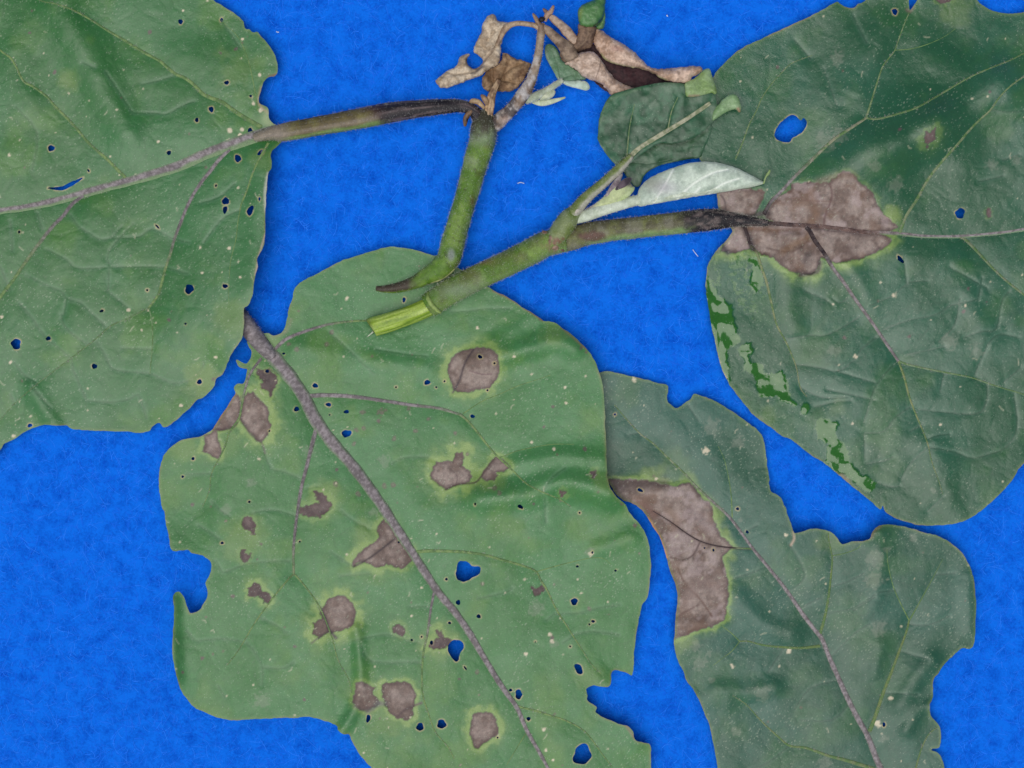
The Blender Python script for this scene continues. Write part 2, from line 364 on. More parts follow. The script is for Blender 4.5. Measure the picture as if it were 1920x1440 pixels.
def big_leaf(parent, sp, blade_name='leaf_blade'):
    o = np.array(sp['outline'], float); sd = sp['seed']; mn = o.min(0)-10; mx = o.max(0)+10
    F = Field((mn[0], mn[1], mx[0], mx[1]), sp.get('step', 1.9)); X, Y = F.X, F.Y
    g = np.random.default_rng(sd)
    D = F.sdf(o, 60, 3)
    D = D+(fbm(X, Y, 10, sd, 3)-0.5)*2.6
    edgeD = D.copy()
    HD = np.full(F.shape, 40, f32)                    # distance to the nearest hole
    for h in sp['holes']:
        x, y, a, b = h[:4]; rot = math.radians(h[4]) if len(h) > 4 else g.uniform(0, 3)*0
        w_ = F.win(x-a-45, y-b-45, x+a+45, y+b+45)
        if w_ is None: continue
        dx = X[w_]-x; dy = Y[w_]-y
        u = dx*math.cos(rot)+dy*math.sin(rot); v = -dx*math.sin(rot)+dy*math.cos(rot)
        ang = np.arctan2(v, u); wob = 1+0.07*np.sin(ang*2+x)+0.09*np.sin(ang*3+y)+0.06*np.sin(ang*5+x*y)
        d = (np.hypot(u/a, v/b)/wob-1)*min(a, b); d = np.where(d > 0, np.hypot(u, v)*(1-1/np.maximum(np.hypot(u/a, v/b)/wob, 1e-3)), d)
        HD[w_] = np.minimum(HD[w_], d)
    for p in sp.get('polyholes', []): HD = np.minimum(HD, -F.sdf(p, 40, 3)+(vnoise(X, Y, 6, 9)-0.5)*1.5)
    D = np.minimum(D, HD)
    # ---- relief
    H = shepard(F, sp['ctrl'])
    H += (fbm(X, Y, 190, sd+1, 3)-0.5)*sp.get('n1', 16)+(fbm(X, Y, 60, sd+2, 3)-0.5)*sp.get('n2', 3.0)
    for path, amp, sig in sp.get('ridges', []):
        d = F.segdist(catmull(path, 4), sig*2.6); H += 0.95*amp*(np.exp(-(d/sig)**2)-math.exp(-2.6**2))
    for v in sp['veins']:
        wv = v['w'][0]; A = v.get('A', 0.55*wv+0.6); sg = v.get('sg', 14+1.6*wv)
        d = F.segdist(catmull(v['p'], 3), sg*3); H -= A*(np.exp(-np.sqrt(d*d+4)/sg)-math.exp(-3))
    TL = np.full(F.shape, 24, f32)
    for p in sp['tert']: F.segdist(catmull(p, 3), 24, out=TL)
    H -= sp.get('tamp', 2.0)*(np.exp(-np.sqrt(TL*TL+0.8)/6.5)-math.exp(-24/6.5))
    wx = X+(fbm(X, Y, 40, sd+5, 2)-0.5)*46; wy = Y+(fbm(X, Y, 40, sd+6, 2)-0.5)*46
    v1 = voro(wx, wy, 52, sd); v2 = voro(wx, wy, 17, sd+3)
    H += (sst(0, 0.35, v1)-1)*sp.get('q1', 0.35)+(sst(0, 0.4, v2)-1)*sp.get('q2', 0.16)
    H += (vnoise(X, Y, 5, sd+8)-0.5)*0.22
    # ---- colour
    c1, c2, c3 = [lin(*c) for c in sp['greens']]
    n = fbm(X, Y, 120, sd+11, 4); C = np.zeros(F.shape+(3,), f32)+c1
    mixc(C, c2, sst(0.35, 0.7, n)); mixc(C, c3, sst(0.5, 0.8, fbm(X, Y, 70, sd+14, 4))*0.7)
    C *= (0.9+0.2*fbm(X, Y, 8, sd+17, 3))[..., None]
    mixc(C, c1*0.62, (1-sst(0.0, 0.07, v1))*0.22); mixc(C, c1*0.7, (1-sst(0, 0.08, v2))*0.10)
    mixc(C, c1*0.55, np.exp(-(TL/1.6)**2)*0.5)
    mixc(C, lin(150, 170, 150), np.exp(-((TL-3)/2.5)**2)*0.10)
    R = np.full(F.shape, sp.get('rough', 0.46)-0.01, f32)+(fbm(X, Y, 30, sd+20, 3)-0.5)*0.14
    yel = lin(116, 138, 62)
    for x, y, r, k in sp.get('yellow', []):
        d = np.hypot(X-x, Y-y)/r+(fbm(X, Y, 22, sd+4, 3)-0.5)*0.9; mixc(C, yel, (1-sst(0.3, 1.0, d))*k)
    for p, wd, c, k in sp.get('marks', []):
        d = F.segdist(catmull(p, 3), wd*3); mixc(C, lin(*c), np.exp(-(d/wd)**2)*k)
    # ---- disease spots
    jit = (fbm(X, Y, 11, sd+31, 4)-0.5)
    for L_, halo_pass in [(q_, True) for q_ in sp.get('lesions', [])]+[(q_, False) for q_ in sp.get('lesions', [])]:
        poly, halo, hk, dark = L_[:4]
        pp = np.array(poly, float); q = pp.min(0)-60; q2 = pp.max(0)+60; w_ = F.win(q[0], q[1], q2[0], q2[1])
        if w_ is None: continue
        G = Field.__new__(Field); G.s = F.s; G.X = X[w_]; G.Y = Y[w_]; G.shape = G.X.shape; G.ny, G.nx = G.shape; G.x0 = G.X[0, 0]; G.y0 = G.Y[0, 0]
        d = G.sdf(pp, 55, 2)+jit[w_]*(8 if not dark else 9)+(fbm(G.X, G.Y, 5, sd+32, 2)-0.5)*(3 if not dark else 7)
        Cw = C[w_]; hn = fbm(G.X, G.Y, 16, sd+33, 3)
        if halo_pass and halo:
            hd = d+(hn-0.5)*halo*1.3
            mixc(Cw, lin(140, 164, 82), sst(-halo, -halo*0.25, hd)*hk*(1-sst(-2, 1, d)))
            mixc(Cw, lin(104, 132, 64), sst(-halo*2.0, -halo*0.4, hd)*hk*0.45*(1-sst(-2, 1, d)))
        if halo_pass: C[w_] = Cw; continue
        m = sst(-1.0, 1.6, d)
        n_ = fbm(G.X, G.Y, 24, sd+35, 4)[..., None]; nf = fbm(G.X, G.Y, 4.5, sd+37, 2)[..., None]
        A_, B_ = (lin(146, 128, 116), lin(110, 90, 78)) if not dark else (lin(106, 88, 82), lin(76, 60, 56))
        lc = A_*(1-sst(0.3, 0.7, n_))+B_*sst(0.3, 0.7, n_); lc = lc*(0.72+0.56*nf)
        rimk = np.exp(-((d-2)/3.4)**2)[..., None]*0.72; lc = lc*(1-rimk)+lin(84, 62, 58)*rimk
        Cw += (lc-Cw)*m[..., None]; C[w_] = Cw
        R[w_] = R[w_]*(1-m)+0.72*m
        big = len(L_) > 4; H[w_] += m*((fbm(G.X, G.Y, 30 if big else 22, sd+39, 3)-0.5)*(L_[4] if big else 3.0)-0.6)
        if big: st_ = (m*sst(0.5, 0.72, fbm(G.X, G.Y, 30, sd+71, 4))*0.55)[..., None]; C[w_] += (lin(104, 74, 52)-C[w_])*st_; st_ = (m*sst(0.52, 0.7, fbm(G.X, G.Y, 26, sd+73, 4))*0.5)[..., None]; C[w_] += (lin(172, 152, 146)-C[w_])*st_
    for p, wd, c, k in sp.get('lines', []):
        wd = wd*1.45; d = F.segdist(catmull(p, 3), wd*3+3); m = np.exp(-(d/wd)**2)*min(1, k*1.1); mixc(C, lin(*c), m); H -= m*0.5
    # ---- small round spots, pale specks, torn rims
    def spot(x, y, r, c, k, ring=False):
        w_ = F.win(x-r*2-6, y-r*2-6, x+r*2+6, y+r*2+6)
        if w_ is None: return
        d = np.hypot(X[w_]-x, Y[w_]-y)+(vnoise(X[w_], Y[w_], 4, 77)-0.5)*r*0.9
        Cw = C[w_]
        m = np.exp(-((d-r*0.8)/(r*0.42))**2) if ring else 1-sst(r*0.55, r*1.15, d)
        mixc(Cw, lin(*c), m*k); C[w_] = Cw
    for x, y, r in sp.get('rings', []): spot(x, y, r, (96, 78, 68), 0.85, True); spot(x, y, r*0.45, (124, 110, 92), 0.7)
    for x, y, r in sp.get('browns', []): spot(x, y, r, (92, 70, 66), 0.85)
    for x, y, r in sp.get('creams', []): spot(x, y, r, (204, 190, 158), 0.95)
    for x, y, r in sp.get('smudges', []): spot(x, y, r, (136, 138, 118), 0.30)
    xs = g.uniform(mn[0], mx[0], 900); ys = g.uniform(mn[1], mx[1], 900)
    for i in range(sp.get('nspeck', 90)): spot(xs[i], ys[i], g.uniform(1.2, 2.6), (196, 186, 152), 0.8)
    for i in range(100, 100+sp.get('nbrown', 60)): spot(xs[i], ys[i], g.uniform(1.5, 3.2), (100, 82, 66), 0.7)
    for i in range(300, 300+sp.get('nbit', 60)):      # shed hairs and crumbs
        a = g.uniform(0, 6.3); l = g.uniform(2, 6); b = g.normal(0, 0.7)
        p = [(xs[i], ys[i]), (xs[i]+math.cos(a)*l, ys[i]+math.sin(a)*l), (xs[i]+math.cos(a)*l+math.cos(a+b)*l, ys[i]+math.sin(a)*l+math.sin(a+b)*l)]
        w_ = F.win(min(q[0] for q in p)-4, min(q[1] for q in p)-4, max(q[0] for q in p)+4, max(q[1] for q in p)+4)
        if w_ is None: continue
        d = np.full(X[w_].shape, 9, f32)
        for (x0, y0), (x1, y1) in zip(p[:-1], p[1:]):
            t_ = np.clip(((X[w_]-x0)*(x1-x0)+(Y[w_]-y0)*(y1-y0))/((x1-x0)**2+(y1-y0)**2), 0, 1); d = np.minimum(d, np.hypot(X[w_]-x0-t_*(x1-x0), Y[w_]-y0-t_*(y1-y0)))
        Cw = C[w_]; mixc(Cw, lin(186, 182, 150), np.exp(-(d/1.0)**2)*0.6); C[w_] = Cw
    K = sp.get('ndust', 5000); ii = g.integers(0, F.ny, K); jj = g.integers(0, F.nx, K)
    dm = sst(0.4, 0.65, fbm(X[ii, jj], Y[ii, jj], 90, sd+50, 3))
    C[ii, jj] += (lin(190, 196, 168)-C[ii, jj])*(0.05+0.38*g.random(K)*dm)[:, None].astype(f32)
    hm = sst(3.6, 0.3, HD); mixc(C, lin(168, 154, 108), hm*0.75*sst(0.25, 0.6, vnoise(X, Y, 9, 21)))
    er = fbm(X, Y, 28, sd+41, 2); mixc(C, lin(112, 130, 70), sst(7, 1, edgeD)*0.4); mixc(C, lin(124, 98, 72), sst(3.0, 0.5, edgeD)*sst(0.52, 0.7, er)*0.4)
    for p, wd, c, k in sp.get('edgemarks', []):
        d = F.segdist(catmull(p, 3), wd*3); mixc(C, lin(*c), np.exp(-(d/wd)**2)*k)
    # ---- water film
    if 'wet' in sp:
        wm = np.zeros(F.shape, f32); nn = fbm(X, Y, 9, sd+60, 4)-0.5
        for p in sp['wet']: wm = np.maximum(wm, sst(0, 1.6, F.sdf(p, 40, 2)+2.5+nn*13))
        dp = np.zeros(F.shape, f32)
        for p in sp.get('damp', []): dp = np.maximum(dp, sst(0.02, 0.10, fbm(X, Y, 7, sd+63, 4)-0.5-0.02*np.maximum(0, 6-F.sdf(p, 40, 2))))
        mixc(C, lin(44, 98, 22), dp*0.75); R = R*(1-dp)+0.2*dp
        mixc(C, lin(46, 100, 20), wm*0.88); R = R*(1-wm)+0.07*wm
        # the film levels out the relief below it and stands a hair proud
        H = H+wm*0.5+wm*(fbm(X, Y, 30, sd+66, 2)-0.5)*7
    H -= min(0.0, 0)        # resting height is set by ctrl
    lowest = H[D > 0].min(); H += 2.2-lowest if lowest < 2.2 else 0
    b = sheet(blade_name, F, D, H, C, np.clip(R, 0.04, 0.95), M_leaf, parent, rimcol=lin(112, 128, 72), thick=1.2)
    hp = [[], []]
    for v in sp['veins']:
        if v.get('line'): continue
        vo = vein_mesh(v.get('n', 'side_vein'), F, H, v['p'], v['w'][0], v['w'][1], v['c'], b, rise=v.get('rise', 0.45))
        if v['w'][0] > 3.5:
            P, t = resample(catmull(v['p'], 6), 0.8); wd = np.interp(t, [0, t[-1]], v['w'])/2
            T = np.gradient(P, axis=0); T /= np.linalg.norm(T, axis=1, keepdims=True); u = g.uniform(-1, 1, len(P))
            x = P[:, 0]-T[:, 1]*wd*u; y = P[:, 1]+T[:, 0]*wd*u
            hp[0].append(np.stack([x, y, F.sample(H, x, y)+wd*0.45*np.sqrt(1-u*u)], 1)); hp[1].append(np.stack([-T[:, 1]*u, T[:, 0]*u, np.sqrt(1.05-u*u)], 1))
    if hp[0]:
        em = (np.concatenate(hp[0]), np.concatenate(hp[1])); hairs(b, em, int(len(em[0])*0.5), 3.2, lin(160, 152, 148), 0.6, -1, 'vein_hairs', sd)
    return b, F, H, D
# ================================================================== left leaf (hangs on the wilted shoot)
LEFT = dict(seed=101, greens=[(42, 100, 36), (48, 106, 48), (70, 116, 36)], n1=14, rough=0.44,
 outline=[(400,0),(410,6),(425,16),(442,27),(455,38.5),(457,47),(461.5,54.6),(468,54.6),(474,61),(483,60),(489.6,68),(500,80),(510,94),(516.7,106),(520,119),(520,135),(514.6,142.7),(506,143.7),(498,149),(492.7,158),(489.6,171),(485.4,183),(486.5,194),(496,199),(503,205),(504,221),(513,231),(530,240),(530,262),(521,273),(511.5,281),(508,291.7),(510.4,304),(508,316.7),(503,323),(501,342),(499,369),(498,394),(497,417),(497,444),(495,460),(486.5,477),(482,487.5),(483,500),(478,519),(476,535),(473,554),(464.6,573),(458,578),(458,596.7),(457,615),(453,635),(446,646.7),(433,665),(425,686),(416.7,703),(406,709),(402,724),(389.6,738),(379,746.7),(369,750),(356,765),(344,776),(331,788),(316.7,798),(306,801),(298,792.5),(285,801),(279,809),(254,812),(239.6,809),(219,809),(166.7,807),(135,804),(125,798),(104,798),(83,796.7),(69,800),(52,807),(37.5,816),(21,826),(8,832),(0,844.6),(-30,868),(-120,895),(-240,870),(-330,760),(-375,600),(-400,430),(-345,250),(-270,100),(-150,-50),(0,-115),(150,-125),(280,-90),(360,-40)],
 ctrl=[(512,250,30),(250,450,15),(497,400,42),(490,320,34),(455,610,48),(475,540,46),(380,740,20),(250,808,8),(50,800,7),(0,600,12),(520,120,18),(420,20,12),(200,100,15),(100,300,14),(-300,400,9),(-100,-100,5),(-200,850,5)],
 holes=[(338.5,40.6,4.5,4.5),(396,205,4.5,5.5),(369,225,3.6,4.2),(96,278,6,6),(316.7,286.5,4,4.5),(415.6,37.5,2.8,4.2),(425,155,5,3.6),(470,180,3,2.2),(469,246,5,6),(488.5,286.5,7,4,-40),(446,297,6,7),(423,377,6.5,7),(422,393,4,8,15),(469,395,5.5,9.5,20),(355,542,8,9),(422,536.5,5,4),(486.5,373,2,4),(405,348,2,3),(36,435,2.6,2.6),(276,544,2.3,2.3),(190.6,583,4.2,2.6,-20),(295,425,6.5,1.8,45),(30,645,9.5,9.5),(90.6,634.6,4.6,4),(177,686.7,5,5),(348,607,2.2,2.2),(374,716,4.6,4.6),(56,797.7,5,3.4,-30),(166,320,3.5,1.8,60)],
 polyholes=[[(92,351.5),(110,350.5),(122,347),(138,339),(154,332.5),(155,335),(140,346),(125,354),(112,357),(92,354)]],
 ridges=[([(112,10),(160,100),(208,195),(235,245)],17,36),([(62,735),(82,765),(102,800)],9,18),([(20,100),(50,180)],6,30),([(490,300),(488,420),(470,540)],8,26),([(350,610),(250,760)],5,50),([(150,600),(90,720)],4,45)],
 veins=[dict(n='midrib',p=[(536,252),(508,248),(446,267),(383,290),(333,312),(250,337.5),(187.5,354),(104,377),(42,390),(0,396),(-120,425),(-330,430)],w=(25,6),c=vein_grey(1.14,lin(116,142,96),-1),A=9,sg=40,rise=0.22),
  dict(p=[(235,333),(219,317),(200,298),(167,269),(146,244),(125,221),(104,200),(87.5,181),(62.5,162.5),(44,152),(29,123),(19,108),(0,94),(-60,40)],w=(6.5,3.5),c=vein_green()),
  dict(p=[(490,238),(477,231),(446,212.5),(416.7,191.7),(394,183),(379,175),(362.5,158),(346,146),(327,137.5),(300,114.6),(287.5,108),(256,90),(229,73),(200,56),(167,35),(135,18),(100,6),(79,2),(30,-20)],w=(8.5,2.5),c=vein_green()),
  dict(p=[(483,208),(479,177),(471,135),(462.5,104),(446,69),(425,48),(415,37)],w=(2.4,1.2),c=vein_green()),
  dict(p=[(432,278),(410,300),(394,321),(379,339.6),(362.5,364.6),(348,394),(337.5,421),(327,448),(319,477),(310,504),(302,535),(296,554),(279,577)],w=(8.5,5),c=vein_blend(vein_grey(0.95),vein_green(),0.5,0.85)),
  dict(p=[(279,577),(240,597),(208,611),(179,636),(135,670),(94,701),(62.5,726),(27,757),(0,788)],w=(3.6,1.5),c=vein_green(lin(110,136,92))),
  dict(p=[(279,577),(285,605),(286,642),(283,680),(281,701)],w=(3.4,2),c=vein_green(lin(110,136,92))),
  dict(p=[(503,268),(483,304),(473,327),(462.5,358),(453,381),(450,394)],w=(5,3),c=vein_green()),
  dict(p=[(450,394),(446,417),(442,450),(433,487),(429,529),(429,571)],w=(2,1),c=vein_green(),A=2,sg=12),
  dict(p=[(156,366),(135,383),(119,404),(100,423),(83,444),(62.5,471),(42,500),(25,525),(0,558),(-60,650)],w=(8.5,5),c=vein_blend(vein_grey(0.9),vein_green(),0.15,0.6)),
  dict(p=[(-60,404),(-110,360),(-150,260),(-180,160)],w=(6,3),c=vein_green()),
  dict(p=[(-80,415),(-150,520),(-190,680)],w=(6,3),c=vein_green())],
 tert=[[(133,404),(146,423),(167,437),(187,448),(208,446),(229,425)],[(208,446),(260,444),(285,429),(322,446)],[(87,467),(125,487),(142,502),(173,503),(210,501),(260,500),(310,501)],[(50,516),(87,535),(115,546),(125,560),(150,567),(167,583),(198,611)],[(204,548),(225,565),(242,579)],[(37,569),(62,598),(73,615),(94,640),(131,670),(137,692),(148,717),(160,745)],[(165,751),(208,754),(240,749),(258,740)],[(181,640),(198,667),(210,690),(240,697),(279,700),(302,709),(327,718),(354,713),(375,697),(383,680)],[(229,653),(285,655)],[(27,680),(46,703),(67,717)],[(115,590),(121,611),(146,634),(162,644)],[(260,740),(269,763),(275,784)],[(252,212),(292,212),(312,214),(342,198),(365,190)],[(198,135),(221,169),(244,204),(252,212)],[(154,117),(177,127)],[(267,158),(302,150),(325,143)],[(450,394),(423,406),(404,425),(383,454)],[(327,448),(355,455)],[(310,501),(352,513)],[(378,380),(410,370),(440,345)],[(415,37),(450,90)],[(60,726),(75,745),(95,765)],[(27,757),(20,740)],[(125,560),(120,590)],[(0,500),(20,545)],[(62,726),(90,760)],[(20,415),(24,470)],[(80,430),(70,400)],[(30,200),(70,250),(60,320)],[(250,420),(205,470),(205,500),(203,546)]],
 creams=[(343,19,3),(454,74,3),(487.5,140.6,3),(431,245,5),(454,243,3.6),(450,252,3.6),(475,195,4),(489.6,206,5),(428,263.5,3.6),(296,266,3.4),(17,290,3.6),(430,466,3.4),(375,464.6,2.6),(379,511,3),(450,519,3),(241,582,3.4),(265,618,3.2),(20,679,3.4),(339,760,3.6),(26,818,4.5),(3,594,3),(404,670,3),(278,582,2.6),(298,785,2)],
 browns=[(60,20,3.5),(55,62,3),(103,135,4),(280,60,4),(443,92,4),(414,99,3),(316,600,3.4),(400,710,4)],
 yellow=[(125,150,30,0.45),(380,715,45,0.55),(440,600,60,0.4),(490,300,30,0.3),(450,130,60,0.3)],
 edgemarks=[([(503,325),(497,360),(499,395)],3,(176,178,160),0.9),([(497,440),(487,475),(479,515)],2,(170,150,130),0.8),([(490,165),(486,195),(503,212)],3,(146,126,96),0.8),([(517,140),(505,144)],2.5,(110,76,60),0.9),([(508,236),(498,226),(500,215)],8,(132,150,96),0.7)],
 nspeck=90, nbrown=40, nbit=60, ndust=9000)
